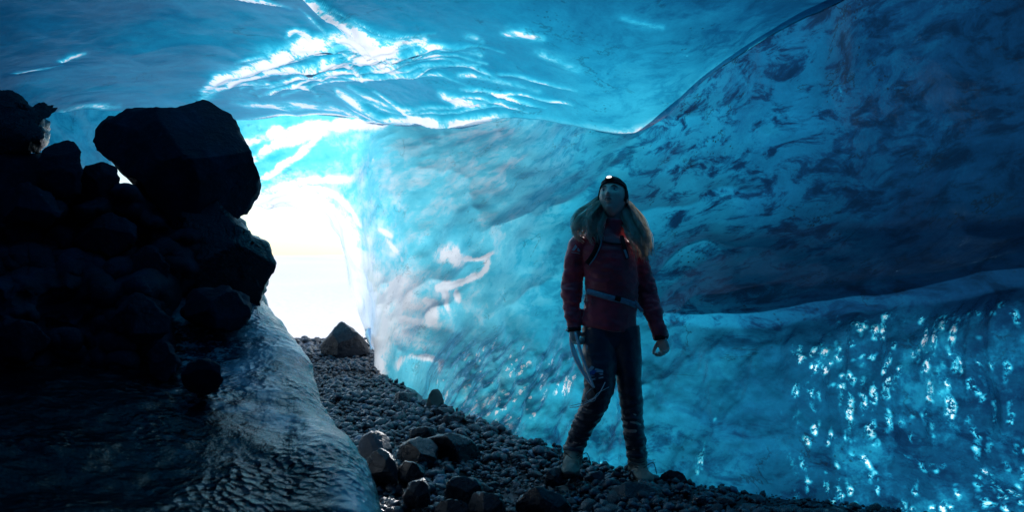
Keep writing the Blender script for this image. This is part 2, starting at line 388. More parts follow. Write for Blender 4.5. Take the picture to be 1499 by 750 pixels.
Uw = UU+wob*14+wob2*9; Vw = VV+wob*9+wob2*7
streak = fbm(np.stack([UU.ravel()*.012, VV.ravel()*.10, 0*UU.ravel()], 1)+G3*.8, 4, 15).reshape(UU.shape); streak = np.clip(.5+streak*1.6, 0, 1.3)
# ridges of the roof (u, v), width, painted highlight strength, relief
RID = [([(296, 140), (322, 118), (360, 102), (400, 85), (450, 66), (500, 52), (560, 54), (625, 52)], 7, 1.1, .05),
       ([(300, 142), (360, 116), (430, 95), (490, 82), (550, 75), (590, 64), (650, 60), (704, 76)], 5, 1.0, .045),
       ([(440, -12), (475, 14), (510, 36), (560, 52), (625, 54)], 5.5, 1.0, .05),
       ([(300, -6), (350, 6), (390, 8), (422, 19)], 4, .9, .03),
       ([(392, 140), (408, 130), (430, 127), (452, 131), (464, 142)], 2.5, .9, .05),
       ([(440, 92), (480, 87), (510, 91), (526, 102), (536, 120)], 2.5, .9, .04),
       ([(440, 112), (466, 112), (484, 117)], 2.5, .6, .02),
       ([(495, 138), (530, 152), (570, 164), (620, 164), (680, 165), (745, 168)], 4.5, .9, .05),
       ([(540, 90), (570, 88), (602, 88)], 7, .7, .02), ([(560, 98), (590, 104)], 5, .6, .01),
       ([(645, 130), (675, 142), (712, 152)], 5, .75, .02), ([(664, 108), (705, 108), (740, 116), (790, 128)], 4, .4, .015),
       ([(680, 46), (698, 50), (706, 56)], 5, .6, .01), ([(740, 44), (770, 42), (800, 46)], 5, .5, .01),
       ([(430, 50), (455, 58), (470, 66)], 4, .6, .01), ([(420, 62), (440, 50), (460, 60)], 3, .5, .01),
       ([(20, 110), (55, 100), (92, 92)], 3, .55, .015), ([(85, 82), (108, 74), (125, 72)], 3, .5, .015), ([(84, 163), (130, 158), (175, 156)], 4, .6, .02),
       ([(330, 128), (360, 128), (392, 124)], 3, .5, .02), ([(340, 150), (400, 158), (470, 160), (530, 168)], 5, .5, .03),
       ([(790, 64), (830, 80), (850, 90)], 6, .3, .01), ([(905, 20), (935, 26), (970, 32)], 4, .45, .01)]
rr_ = np.random.default_rng(5); EX = []
for base, cnt in ((0, 11), (1, 12), (2, 8), (7, 10), (11, 5)):
    for k_ in range(cnt):
        b_ = RID[base][0]; n0 = rr_.integers(0, max(1, len(b_)-4)); seg_ = b_[n0:n0+rr_.integers(4, 8)]
        if len(seg_) < 3: seg_ = b_[-3:]
        ox, oy, sl_ = rr_.uniform(-20, 60), rr_.uniform(-10, 30), rr_.uniform(-.08, .12)
        EX.append(([(a+ox, c+oy+sl_*(a-seg_[0][0])) for a, c in seg_], rr_.uniform(1.2, 2.6), rr_.uniform(.35, .8), .018))
RID += EX
inC = isC & (VV > -120)
for pts, wd, fr, re in RID:
    d, tt = polyd(smoothpts(pts), Uw*.3+UU*.7, Vw*.3+VV*.7)
    end = sst(0, .12, tt)*sst(1, .7, tt)*.8+.2
    core = np.exp(-(d/wd)**2)
    wd = wd*.62
    frost_hilite = np.maximum(frost_hilite, np.where(inC, .36*np.exp(-(d/(wd*3.2))**2)*fr*streak**1.5*(end*.7+.3), 0))
    frost_hilite = np.maximum(frost_hilite, np.where(inC, core*fr*1.25*(.55+.6*streak)*(end*.7+.3)*np.clip(.85+wob2*.9, .3, 1.2), 0))
    disp += np.where(inC, np.exp(-d/(wd*2.2))*re*end, 0)
# painted highlight streaks on the wall, sweeping into the mouth
WS = [([(355, 212), (385, 200), (430, 190), (480, 183), (560, 182)], 7, .8, .05), ([(362, 240), (400, 215), (440, 202), (478, 190)], 6, .7, .04),
      ([(372, 268), (405, 248), (440, 226), (470, 196)], 5, .55, .04), ([(350, 300), (388, 276), (430, 266), (470, 262), (520, 262)], 5, .5, .03),
      ([(346, 318), (382, 292), (432, 276), (480, 278), (514, 296), (534, 332)], 3.5, .95, .06), ([(350, 325), (385, 303), (430, 288), (470, 292), (500, 312), (514, 345)], 5, 1.0, .05),
      ([(440, 292), (480, 306), (503, 336), (512, 372)], 4, .9, .04), ([(512, 352), (520, 372), (525, 396)], 3.5, .7, .03),
      ([(518, 384), (538, 398), (552, 420)], 3, .7, .03), ([(520, 410), (545, 425), (556, 452)], 4, .6, .03), ([(530, 440), (545, 470), (548, 500)], 8, .7, .02),
      ([(560, 338), (572, 346)], 3, .6, 0), ([(566, 350), (585, 380)], 2, .3, 0),
      ([(640, 372), (655, 368), (668, 384)], 9, .8, .008), ([(664, 376), (700, 378), (718, 368)], 3, .8, .008), ([(712, 376), (706, 398), (680, 412), (640, 422)], 4.5, .9, .01),
      ([(582, 412), (568, 440), (558, 475), (553, 510), (560, 545)], 7, 1.1, .015), ([(598, 432), (585, 460), (566, 480)], 6, .9, .01), ([(622, 440), (634, 446), (630, 474)], 5, .8, .01),
      ([(650, 424), (652, 450)], 4, .7, .02), ([(668, 426), (672, 440)], 4, .5, .02), ([(580, 540), (600, 520), (640, 525), (640, 545)], 5, .4, .02)]
inW = (SEG[:, None] >= 2) & (VV < 760)
for pts, wd, fr, re in WS:
    d, tt = polyd(smoothpts(pts), Uw*.3+UU*.7, Vw*.3+VV*.7)
    core = np.exp(-(d/wd)**2); end = .35+.65*np.sin(np.clip(tt, 0.02, .98)*pi)**.5
    frost_hilite = np.maximum(frost_hilite, np.where(inW, core*fr*end*np.clip(.8+wob2*1.2, .3, 1.2), 0))
    disp += np.where(inW, np.exp(-d/(wd*2))*re*end, 0)
# glow around the mouth, painted white into the ice colour
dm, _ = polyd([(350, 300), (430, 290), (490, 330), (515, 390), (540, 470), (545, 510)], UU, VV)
frost_hilite = np.maximum(frost_hilite, np.where(inW & (UU > 330) & (UU < 640), (.30+.25*streak)*np.exp(-(dm/28)**2), 0))
frost_hilite = np.maximum(frost_hilite, np.where(inW, .14*np.exp(-((UU-590)/75)**2-((VV-470)/70)**2)*(.6+.8*streak), 0))
# the ice bulge beside the gravel
bx, by = (UU-622)/72, (VV-540)/62
bul = np.clip(1-(bx**2+by**2), 0, 1)
bulge = np.where(inW, (np.clip(1-(bx**2+by**2)*(1+.25*wob), 0, 1)**.9)*.10, 0)
crease = np.interp(UU, [900, 950, 1050, 1120, 1200, 1300, 1400, 1500, 1700], [474, 470, 468, 465, 450, 438, 425, 410, 385])+wob*10
ce = sst(900, 1080, UU)*inW
qd = (VV-crease)/1.0; over = (sst(8, -10, qd)*np.exp(-np.clip(-qd, 0, 900)/90)*.10-sst(-8, 12, qd)*np.exp(-np.clip(qd, 0, 900)/45)*.04)*ce
# scalloped relief
inb = (UU < 5000)
sc1 = np.abs(fbm(G3*np.array([1.1, .8, 1.5])+3, 3, 21)).reshape(UU.shape)
sc2 = np.abs(fbm(G3*np.array([3.4, 2.6, 2.8])+7, 3, 31)).reshape(UU.shape)
big = fbm(G3*.55+2, 3, 41).reshape(UU.shape)
fine = fbm(G3*14+2, 3, 51).reshape(UU.shape)
lowW = sst(crease-10, crease+60, VV)*sst(560, 700, UU)*inW
edge = np.ones(UU.shape); edge[:NA] *= 1
disp = disp+(.16*(.25-sc1))*np.where(isC, .42, .6)+(.05*(.2-sc2))*np.where(isC, .16, .15+.6*lowW)+big*.12+fine*(.002+.010*lowW)
vg = np.abs(fbm(G3*np.array([3.2, 3.2, .9])+1, 3, 61)).reshape(UU.shape)
disp += lowW*.09*(.2-vg)
recess = (SEG == 1)[:, None]
disp = np.where(recess, disp*.6, disp)
apex = sst(0, .25, np.concatenate([tA, np.ones(len(SEG)-NA)]))[:, None]
G = G+N*(disp*apex+over)[..., None]
# the bulge moves towards the viewer's side of the cave
dirv = np.stack([-G[..., 0], -G[..., 1], 0*G[..., 2]], -1); dirv /= np.linalg.norm(dirv, axis=-1, keepdims=True)+1e-6
G = G+dirv*bulge[..., None]
# ice brightness by region: light and shade painted in, along with thickness
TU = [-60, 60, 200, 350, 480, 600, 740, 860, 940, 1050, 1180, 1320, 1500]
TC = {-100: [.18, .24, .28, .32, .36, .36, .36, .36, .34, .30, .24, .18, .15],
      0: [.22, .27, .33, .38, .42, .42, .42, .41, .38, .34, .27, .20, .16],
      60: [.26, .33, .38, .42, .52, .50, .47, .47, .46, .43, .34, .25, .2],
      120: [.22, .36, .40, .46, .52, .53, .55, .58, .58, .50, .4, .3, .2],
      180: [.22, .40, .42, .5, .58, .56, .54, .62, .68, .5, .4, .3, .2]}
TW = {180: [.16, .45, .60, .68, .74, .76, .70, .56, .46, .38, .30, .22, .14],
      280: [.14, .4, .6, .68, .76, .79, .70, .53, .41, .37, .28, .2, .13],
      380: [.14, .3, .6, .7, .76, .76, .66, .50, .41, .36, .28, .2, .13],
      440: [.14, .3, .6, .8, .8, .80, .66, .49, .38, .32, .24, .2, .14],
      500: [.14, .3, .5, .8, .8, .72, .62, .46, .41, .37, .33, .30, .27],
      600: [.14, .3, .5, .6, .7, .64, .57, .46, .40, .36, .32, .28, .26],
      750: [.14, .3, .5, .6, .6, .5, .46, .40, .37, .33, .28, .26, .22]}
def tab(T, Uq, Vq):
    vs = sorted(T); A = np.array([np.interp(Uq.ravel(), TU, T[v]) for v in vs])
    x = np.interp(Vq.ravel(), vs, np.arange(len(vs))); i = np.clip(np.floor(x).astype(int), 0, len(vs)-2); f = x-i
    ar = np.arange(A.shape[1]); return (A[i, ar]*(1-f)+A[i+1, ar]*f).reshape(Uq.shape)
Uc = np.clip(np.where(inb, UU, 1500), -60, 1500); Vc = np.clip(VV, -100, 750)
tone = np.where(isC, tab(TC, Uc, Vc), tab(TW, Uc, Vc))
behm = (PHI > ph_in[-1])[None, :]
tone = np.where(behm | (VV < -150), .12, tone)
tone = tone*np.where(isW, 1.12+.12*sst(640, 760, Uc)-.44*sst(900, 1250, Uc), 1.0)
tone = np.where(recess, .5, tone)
# bright rim of the lip, painted as light into the ice colour
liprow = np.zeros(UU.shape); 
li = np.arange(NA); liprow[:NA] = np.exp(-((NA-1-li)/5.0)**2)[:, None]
tone += liprow*.10*((UU > 700) & (UU < 1300)); frost_hilite = np.maximum(frost_hilite, liprow*.30*sst(840, 930, UU)*sst(1300, 960, UU)+liprow*.7*sst(330, 400, UU)*sst(700, 560, UU))
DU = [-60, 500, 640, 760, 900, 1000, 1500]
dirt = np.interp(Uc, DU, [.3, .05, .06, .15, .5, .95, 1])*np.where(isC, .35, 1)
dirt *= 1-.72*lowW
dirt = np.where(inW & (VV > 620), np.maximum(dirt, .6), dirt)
grit = np.zeros(UU.shape)
for (gu, gv, su, sv, A) in ((560, 128, 40, 14, 1), (478, 124, 26, 9, 1), (520, 112, 18, 8, .8), (345, 60, 40, 22, .5), (655, 118, 30, 5, .9), (400, 66, 40, 8, .5), (660, 345, 45, 40, .75), (740, 250, 40, 30, .6), (600, 395, 14, 26, .9), (600, 445, 25, 22, .8), (660, 560, 45, 30, .8), (870, 640, 60, 40, .9), (815, 650, 30, 20, .9), (980, 640, 40, 50, .6), (660, 262, 60, 12, .6), (1200, 300, 90, 60, .4)):
    grit = np.maximum(grit, A*np.exp(-((UU-gu+wob*30)/su)**2-((VV-gv+wob*15)/sv)**2))
# the dirty ice shoulder at the far left
dl = np.exp(-(((UU-20)/75)**2+((VV-175)/70)**2)); 
wet = np.where(inW, .5+.7*lowW+.3*sst(620, 500, UU), .25+.3*sst(250, 420, UU)); wet = np.where(behm, .4, wet)
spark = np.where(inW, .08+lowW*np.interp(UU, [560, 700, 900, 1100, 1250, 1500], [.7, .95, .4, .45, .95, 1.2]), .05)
mesh_f = grid_faces(*UU.shape, True)
keepcol = np.ones(len(mesh_f), bool)
if not FLIPPED: pass
nf = mesh_f if not FLIPPED else mesh_f[:, ::-1]
# added slot, out of view behind the roof lip, to let sunlight in
fr_, fc_ = np.divmod(mesh_f[:, 0], UU.shape[1])
gap = (fr_ >= NA+2) & (fr_ < NA+NB) & (PHI[fc_] > math.degrees(math.atan(-330/F))) & (PHI[fc_] < math.degrees(math.atan(560/F)))
nf = nf[~gap]
cave = mesh('ice_cave_wall', G.reshape(-1, 3), nf, M['ice'], attrs=dict(tone=tone.ravel(), frost_hilite=frost_hilite.ravel(), dirt=dirt.ravel(), wet=wet.ravel(), spark=spark.ravel(), grit=grit.ravel()))
tag(cave, kind='structure')

# ------------------------------------------------------------------ outside: snow sheet and drifts
n = 260
a = np.linspace(-1, 1, n); gx = np.sign(a)*np.abs(a)**3*900
X, Y = np.meshgrid(gx, gx+12); dd = np.hypot(X, Y-6)
Zs = -.12+fbm(np.stack([X, Y, 0*X], -1).reshape(-1, 3)*.05, 3, 3).reshape(X.shape)*np.clip((dd-12)/30, 0, 1)*1.2
Zs += sst(60, 420, dd)*1.0*(.8+.9*fbm(np.stack([X, Y, 0*X], -1).reshape(-1, 3)*.012, 3, 8).reshape(X.shape))
sn = mesh('snow_ground', np.stack([X, Y, Zs], -1).reshape(-1, 3), grid_faces(n, n), M['snow']); tag(sn, kind='structure')
def drift(name, cx, cy, L, W, H, rot, seed):
    nu, nv = 90, 40; A, B = np.meshgrid(np.linspace(-1, 1, nu), np.linspace(-1, 1, nv))
    prof = np.clip(1-np.abs(B)**1.6, 0, 1)*np.clip(1-A**4, 0, 1)
    p = np.stack([A*L, B*W, 0*A], -1); c, s = math.cos(rot), math.sin(rot)
    x = cx+p[..., 0]*c-p[..., 1]*s; y = cy+p[..., 0]*s+p[..., 1]*c
    h = H*prof*(.85+.3*fbm(np.stack([x, y, 0*x], -1).reshape(-1, 3)*.12, 3, seed).reshape(x.shape))-.3
    o = mesh(name, np.stack([x, y, h], -1).reshape(-1, 3), grid_faces(nv, nu), M['snow']); return tag(o, kind='structure')

# ------------------------------------------------------------------ gravel floor
def gz(x, y):
    p = np.stack([x, y, 0*x], -1).reshape(-1, 3)
    return (.05*fbm(p*.9, 3, 71)+.02*fbm(p*3.5, 3, 72)).reshape(x.shape)
xs = np.linspace(-6, 4.2, 380); ys = np.linspace(-4.2, 13.2, 560); X, Y = np.meshgrid(xs, ys)
Zg = gz(X, Y)+.006*fbm(np.stack([X, Y, 0*X], -1).reshape(-1, 3)*18, 3, 73).reshape(X.shape)-.015
Zg = Zg-sst(12.3, 13.2, Y)*.12
gr = mesh('gravel_floor', np.stack([X, Y, Zg], -1).reshape(-1, 3), grid_faces(*X.shape), M['gravel']); tag(gr, kind='structure')
# stone shapes
def ico(sub):
    import bmesh
    bm = bmesh.new(); bmesh.ops.create_icosphere(bm, subdivisions=sub, radius=1)
    V = np.array([v.co[:] for v in bm.verts]); Fc = np.array([[v.index for v in f.verts] for f in bm.faces]); bm.free(); return V, Fc
def stone_shape(sub, seed, flat=.7, rough=.28, cuts=8):
    V, Fc = ico(sub); r = np.random.default_rng(seed)
    V = V*(1+rough*fbm(V*1.3+seed*3.1, 3, seed)[:, None])
    for k in range(cuts):
        nn = r.normal(size=3); nn /= np.linalg.norm(nn); d = V@nn; lim = r.uniform(.55, .8)
        V = V-np.maximum(d-lim, 0)[:, None]*nn*.85
    V = V*np.array([1, r.uniform(.65, .95), flat*r.uniform(.8, 1.15)])
    V += .035*fbm(V*6+seed, 3, seed+5)[:, None]*V
    return V, Fc
def bound(x, y):  # inside the gravel between the left bank and the ice wall
    u = 750+F*x/np.maximum(y, .5)
    return (y > 3.6) & (u > 370)
nP = 46000
y = 3.7+(12.8-3.7)*rng.random(nP)**1.15; u = rng.uniform(400, 1560, nP); x = (u-750)/F*y
xb = np.interp(y, [3.6, 3.87, 4.15, 4.32, 4.55, 4.73, 5.07, 5.4, 5.73, 6.2, 6.64, 7.2, 9.1, 11.5, 13], [3.2, 2.5, 1.76, 1.37, .95, .71, .465, .225, -.05, -.31, -.55, -.95, -1.45, -1.97, -2.0])
keep = (x < xb+.12); x, y = x[keep], y[keep]
size = .007+.034*rng.random(len(x))**3+.0022*(y-4)
size *= .65+.9*np.clip(.5+1.3*fbm(np.stack([x, y, 0*x], 1)*1.6, 3, 97), 0, 1.1)
shapesL = [stone_shape(1, 100+k) for k in range(8)]
Vs, Fs, off = [], [], 0; SHD = []
for k in range(8):
    sel = np.arange(len(x)) % 8 == k; m = sel.sum(); V0, F0 = shapesL[k]
    th = rng.uniform(0, 2*pi, m); c, s = np.cos(th), np.sin(th); tl = rng.normal(0, .25, (m, 2))
    sz = size[sel]; V = V0[None]*sz[:, None, None]*rng.uniform(.8, 1.2, (m, 1, 3))
    Vx = V[..., 0]*c[:, None]-V[..., 1]*s[:, None]; Vy = V[..., 0]*s[:, None]+V[..., 1]*c[:, None]
    Vz = V[..., 2]+tl[:, :1]*Vx+tl[:, 1:]*Vy
    Vx = Vx+x[sel][:, None]; Vy = Vy+y[sel][:, None]; Vz = Vz+(gz(x[sel], y[sel])+sz*rng.uniform(-.05, .5, m))[:, None]
    SHD.append(np.repeat(rng.random(m), len(V0)))
    Vs.append(np.stack([Vx, Vy, Vz], -1).reshape(-1, 3))
    Fs.append((F0[None]+(np.arange(m)*len(V0))[:, None, None]+off).reshape(-1, 3)); off += m*len(V0)
pb = mesh('gravel', np.vstack(Vs), np.vstack(Fs), M['pebble'], attrs=dict(shade=np.concatenate(SHD)))
tag(pb, 'small dark wet pebbles covering the cave floor', 'gravel', kind='stuff')
# individual cobbles
cob = [bpy.data.meshes.new('stone') for k in range(10)]
protos = []
for k in range(10):
    V, Fc = stone_shape(3, 300+k); o = mesh('stone', V, Fc, M['pebble'], attrs=dict(shade=np.full(len(V), .3+.07*k))); protos.append(o.data); bpy.data.objects.remove(o)
for m_ in cob: bpy.data.meshes.remove(m_)
pts = []
tries = 0
while len(pts) < 262 and tries < 20000:
    tries += 1
    yy = 3.9+8.2*random.random()**1.3; uu_ = random.uniform(440, 1380); xx = (uu_-750)/F*yy
    if xx > np.interp(yy, [3.6, 3.87, 4.15, 4.32, 4.55, 4.73, 5.07, 5.4, 5.73, 6.2, 6.64, 7.2, 9.1, 11.5, 13], [3.2, 2.5, 1.76, 1.37, .95, .71, .465, .225, -.05, -.31, -.55, -.95, -1.45, -1.97, -2.0]): continue
    if xx < -2.9: continue
    s_ = random.uniform(.026, .050)*(1 if random.random() < .85 else 1.4)
    if abs(xx-.6) < .4 and 4.4 < yy < 4.95: continue
    if any((xx-a)**2+(yy-b)**2 < (s_+c)**2*.8 for a, b, c in pts): continue
    pts.append((xx, yy, s_))
for i, (xx, yy, s_) in enumerate(pts):
    o = bpy.data.objects.new('stone', protos[i % 10]); COL.objects.link(o)
    o.location = (xx, yy, float(gz(np.array([xx]), np.array([yy]))[0])+s_*.22); o.rotation_euler = (random.uniform(-.3, .3), random.uniform(-.3, .3), random.uniform(0, 6.28))
    o.scale = (s_*random.uniform(.9, 1.25), s_*random.uniform(.85, 1.1), s_*random.uniform(.75, 1.05))
    tag(o, 'fist sized dark wet stone lying loose among the pebbles', 'stone', 'loose stones on the gravel floor')

# ------------------------------------------------------------------ rocks from silhouettes
def sil_rock(name, poly, d, thick, mat, seed, rough=.05, label=None, cat='rock', n=150, m=56, facing=0, tiltz=0, pw=.62, parent=None, sm=4):
    """a rock whose outline seen from the cave path is poly; depth d, half thickness thick"""
    p = np.array(poly, float); k = len(p); pp = np.vstack([p[-1], p, p[0], p[1]])
    t = np.arange(-1, k+2); tt = np.linspace(0, k, n, endpoint=False)
    q = crom(t, pp, tt); lin = np.stack([np.interp(tt, t, pp[:, 0]), np.interp(tt, t, pp[:, 1])], 1); q = .5*q+.5*lin
    c = p.mean(0); V = []
    th = np.linspace(-pi/2, pi/2, m)
    for a_ in th:
        s = max(math.cos(a_), 0)**pw; dd = d+thick*np.sign(math.sin(a_))*abs(math.sin(a_))**.9
        w_ = c+(q-c)*s
        dloc = dd+tiltz*(w_[:, 1]-c[1])/F
        # keep the true size: unproject with the rock's own depth, then push back
        X_ = (w_[:, 0]-750)/F*d; Z_ = CZ+(375-w_[:, 1])/F*d
        V.append(np.stack([X_+(dloc-d)*(c[0]-750)/F, dloc, Z_+(dloc-d)*(375-c[1])/F], 1))
    V = np.vstack(V); Gd = V.reshape(m, n, 3); nr = gnormals(Gd, True); cen = V.mean(0)
    if ((nr.reshape(-1, 3)*(V-cen)).sum(1)).mean() < 0: nr = -nr; fl = True
    else: fl = False
    nr = nr.reshape(-1, 3); sz = np.ptp(V, axis=0).max()
    dsp = fbm(V/sz*3+seed, 5, seed)*rough*2.0+np.abs(fbm(V/sz*6+seed+4, 4, seed+1))*rough*-1.5
    core = np.clip(1-np.abs(np.sin(np.repeat(th, n))), .15, 1)
    V = V+nr*(dsp*(1.15-core*.5))[:, None]
    rc = np.random.default_rng(seed*7); c3 = V.mean(0)
    for k_ in range(14):
        nn = rc.normal(size=3); nn[1] = -abs(nn[1])-1.0; nn /= np.linalg.norm(nn)
        dq = (V-c3)@nn; lim = dq.max()*rc.uniform(.60, .86); V = V-(np.maximum(dq-lim, 0)*.95)[:, None]*nn
    V = V+nr*(rough*.10*fbm(V/sz*22, 3, seed+9))[:, None]
    Fc = grid_faces(m, n, True)
    if fl: Fc = Fc[:, ::-1]
    o0 = V.mean(0); bz = V[:, 2].min(); base = np.array([o0[0], o0[1], bz])
    o = mesh(name, V-base if parent is None else V, Fc, mat, parent)
    if parent is None: o.location = base
    if label: tag(o, label, cat)
    return o
sil_rock('boulder', n=260, m=90, poly=[(123, 205), (128, 184), (150, 165), (180, 157), (225, 153), (268, 150), (292, 141), (312, 147), (340, 165), (354, 185), (366, 215), (375, 245), (384, 262), (381, 285), (366, 305), (352, 318), (330, 345), (280, 350), (240, 330), (208, 280), (185, 262), (150, 235), (130, 222)],
         d=4.6, thick=.62, mat=M['rockdark'], seed=11, rough=.045, label='huge angular dark boulder perched on top of the left debris bank', cat='boulder', pw=.5)
sil_rock('icy_rock', [(220, 300), (300, 290), (350, 320), (366, 345), (385, 362), (396, 384), (394, 408), (386, 432), (380, 470), (330, 500), (250, 490), (200, 430), (200, 340)],
         4.55, .5, M['rock'], 12, .05, 'dark rock glazed with ice under the huge boulder, icicles on its right edge', 'rock', pw=.55)
sil_rock('rock', [(60, 228), (66, 214), (80, 205), (100, 207), (114, 216), (118, 240), (120, 285), (60, 290), (52, 250)], 4.2, .16, M['rockdark'], 13, .02, 'small blunt dark rock standing at the left end of the bank crest', 'rock')
sil_rock('rock', [(118, 256), (124, 241), (150, 240), (170, 243), (177, 262), (172, 290), (170, 320), (112, 320), (112, 280)], 4.3, .16, M['rockdark'], 14, .02, 'low flat topped dark rock tucked beside the overhang of the huge boulder', 'rock')
sil_rock('rock', [(266, 455), (275, 430), (300, 416), (330, 414), (352, 428), (372, 452), (365, 478), (340, 488), (305, 480), (280, 472)], 3.95, .22, M['rockdark'], 15, .03, 'flat dark rock embedded at the top of the shiny ice bank', 'rock')
sil_rock('rock', [(267, 548), (274, 532), (290, 524), (308, 524), (323, 534), (328, 556), (322, 574), (300, 582), (278, 576), (268, 562)], 3.22, .12, M['rockdark'], 16, .015, 'round black stone stuck alone in the middle of the ice bank', 'rock')
sil_rock('rock', [(468, 512), (475, 497), (490, 480), (500, 472), (512, 480), (528, 492), (540, 505), (542, 520), (505, 526), (470, 522)], 10.4, .25, M['rock'], 17, .03, 'pointed dark rock silhouetted in the bright cave mouth', 'rock')
sil_rock('rock', [(572, 590), (578, 576), (590, 573), (608, 580), (618, 594), (612, 606), (590, 606), (574, 600)], 7.1, .16, M['rock'], 18, .02, 'sloping dark rock behind the upright pale stone by the ice wall', 'rock')
sil_rock('rock', [(620, 600), (626, 586), (634, 572), (641, 570), (648, 578), (650, 596), (644, 606), (626, 608)], 6.75, .1, principled('grey_green_stone', (.10, .11, .10), .5, .4, (30, .01), var=.4), 19, .01, 'upright pale egg shaped stone at the foot of the ice wall', 'rock')
sil_rock('rock', [(630, 604), (645, 597), (664, 601), (668, 610), (640, 614)], 6.4, .12, M['rock'], 20, .01, 'low flat stone right in front of the upright pale stone', 'rock')
sil_rock('rock', [(645, 618), (655, 608), (680, 612), (688, 622), (684, 636), (650, 634)], 6.1, .15, M['rock'], 21, .015, 'wedge shaped dark stone against the wall beyond the flat slabs', 'rock')
sil_rock('rock', [(600, 642), (604, 630), (618, 624), (634, 628), (640, 640), (630, 648), (606, 650)], 5.6, .13, M['rock'], 22, .015, 'small knobbly dark stone behind the pair of big rocks', 'rock')
sil_rock('rock', [(582, 668), (590, 650), (610, 641), (632, 642), (642, 656), (640, 684), (620, 700), (590, 696)], 5.0, .2, M['rock'], 23, .02, 'rounded black rock, left one of the pair in mid floor', 'rock')
sil_rock('rock', [(622, 648), (640, 638), (670, 634), (690, 642), (704, 660), (708, 684), (680, 692), (646, 680)], 5.15, .22, M['rock'], 24, .02, 'broad flat topped rock, right one of the pair in mid floor', 'rock')
sil_rock('rock', [(524, 664), (530, 640), (550, 632), (568, 642), (574, 664), (562, 690), (535, 695)], 4.7, .14, M['pale'], 25, .015, 'pale snow dusted rock beside the foot of the ice bank', 'rock')
sil_rock('rock', [(528, 690), (540, 668), (556, 657), (572, 664), (582, 680), (578, 712), (545, 716)], 4.45, .16, M['rock'], 26, .02, 'dark rock in front of the pale snow dusted rock', 'rock')
sil_rock('rock', [(580, 690), (592, 675), (612, 677), (624, 695), (618, 715), (588, 718)], 4.45, .13, M['rock'], 27, .015, 'angular dark rock with lit top left of the arched stones', 'rock')
sil_rock('rock', [(590, 728), (600, 706), (620, 702), (630, 718), (626, 745), (596, 748)], 4.1, .12, M['rock'], 28, .015, 'domed dark stone near the lower tip of the ice bank', 'rock')
sil_rock('rock', [(648, 728), (654, 708), (672, 700), (694, 702), (708, 714), (706, 738), (664, 744)], 4.25, .14, M['rock'], 29, .018, 'humped dark stone with a pale lit rim in the near gravel', 'rock')
sil_rock('rock', [(688, 740), (694, 725), (712, 722), (734, 724), (740, 742), (736, 775), (692, 775)], 4.05, .13, M['rock'], 30, .018, 'square shouldered dark stone at the bottom edge of the picture', 'rock')
sil_rock('rock', [(636, 760), (644, 738), (662, 733), (684, 742), (688, 770), (650, 780)], 4.0, .13, M['rock'], 31, .018, 'nearest domed stone at the bottom edge, lit along its crown', 'rock')
sil_rock('rock', [(752, 748), (762, 726), (790, 716), (822, 722), (838, 742), (830, 770), (770, 772)], 4.1, .18, M['rock'], 32, .02, 'wide low dark rock left of the rock under the boot', 'rock')
sil_rock('rock', [(891, 728), (896, 715), (912, 709), (935, 706), (952, 708), (966, 716), (980, 732), (1000, 752), (1006, 790), (930, 800), (893, 790)], 4.38, .17, M['rock'], 33, .02, 'large frosted rock under the right boot', 'rock')
sil_rock('rock', [(962, 712), (968, 695), (980, 689), (996, 694), (1010, 707), (1016, 722), (990, 728), (966, 724)], 4.62, .1, M['rock'], 34, .012, 'rounded dark stone just right of the booted foot at the wall', 'rock')
sil_rock('rock', [(798, 704), (803, 688), (818, 684), (828, 692), (830, 708), (815, 714), (800, 712)], 4.6, .07, M['rock'], 35, .01, 'small upright stone in front of the left boot', 'rock')
sil_rock('rock', [(862, 702), (866, 694), (878, 690), (886, 696), (886, 706), (872, 710)], 4.62, .05, M['pale'], 36, .006, 'little whitish pebble between the two boots', 'stone')
for i_, (u_, v_, w_, h_, d_, lb) in enumerate([(40, 300, 60, 34, 3.9, 'broad dark lump of rubble on the upper left bank'), (150, 345, 52, 36, 4.05, 'dark angular rubble block below the low flat topped rock'), (215, 395, 40, 30, 3.95, 'dark block wedged beside the icy rock'),
        (205, 470, 45, 38, 3.55, 'dark rock at the edge of the glassy ice'), (20, 505, 60, 36, 3.2, 'dark rock at the left picture edge above the black ice'), (238, 528, 24, 26, 3.35, 'smaller dark rock left of the round black stone')]):
    rr2 = np.random.default_rng(900+i_); an = np.sort(rr2.uniform(0, 2*pi, 11)); an = np.linspace(0, 2*pi, 11, endpoint=False)+rr2.uniform(-.2, .2, 11); rd_ = rr2.uniform(.8, 1.12, 11)
    sil_rock('rock', [(u_+w_*r_*math.cos(a_), v_+h_*r_*math.sin(a_)) for a_, r_ in zip(an, rd_)], d_+.13, .16, M['rockdark'], 200+i_, .03, lb, 'rock')
# dirty ice hanging at the far left
sil_rock('dirty_ice_block', [(-120, 120), (-20, 128), (20, 138), (52, 160), (68, 184), (62, 208), (36, 218), (-20, 224), (-120, 230)], 4.4, .45, mat_rock('black_glassy_ice', (.012, .02, .03), .22, .9, 1.2), 41, .08, 'black glassy chunk of dirty ice hanging at the upper left edge', 'ice block')

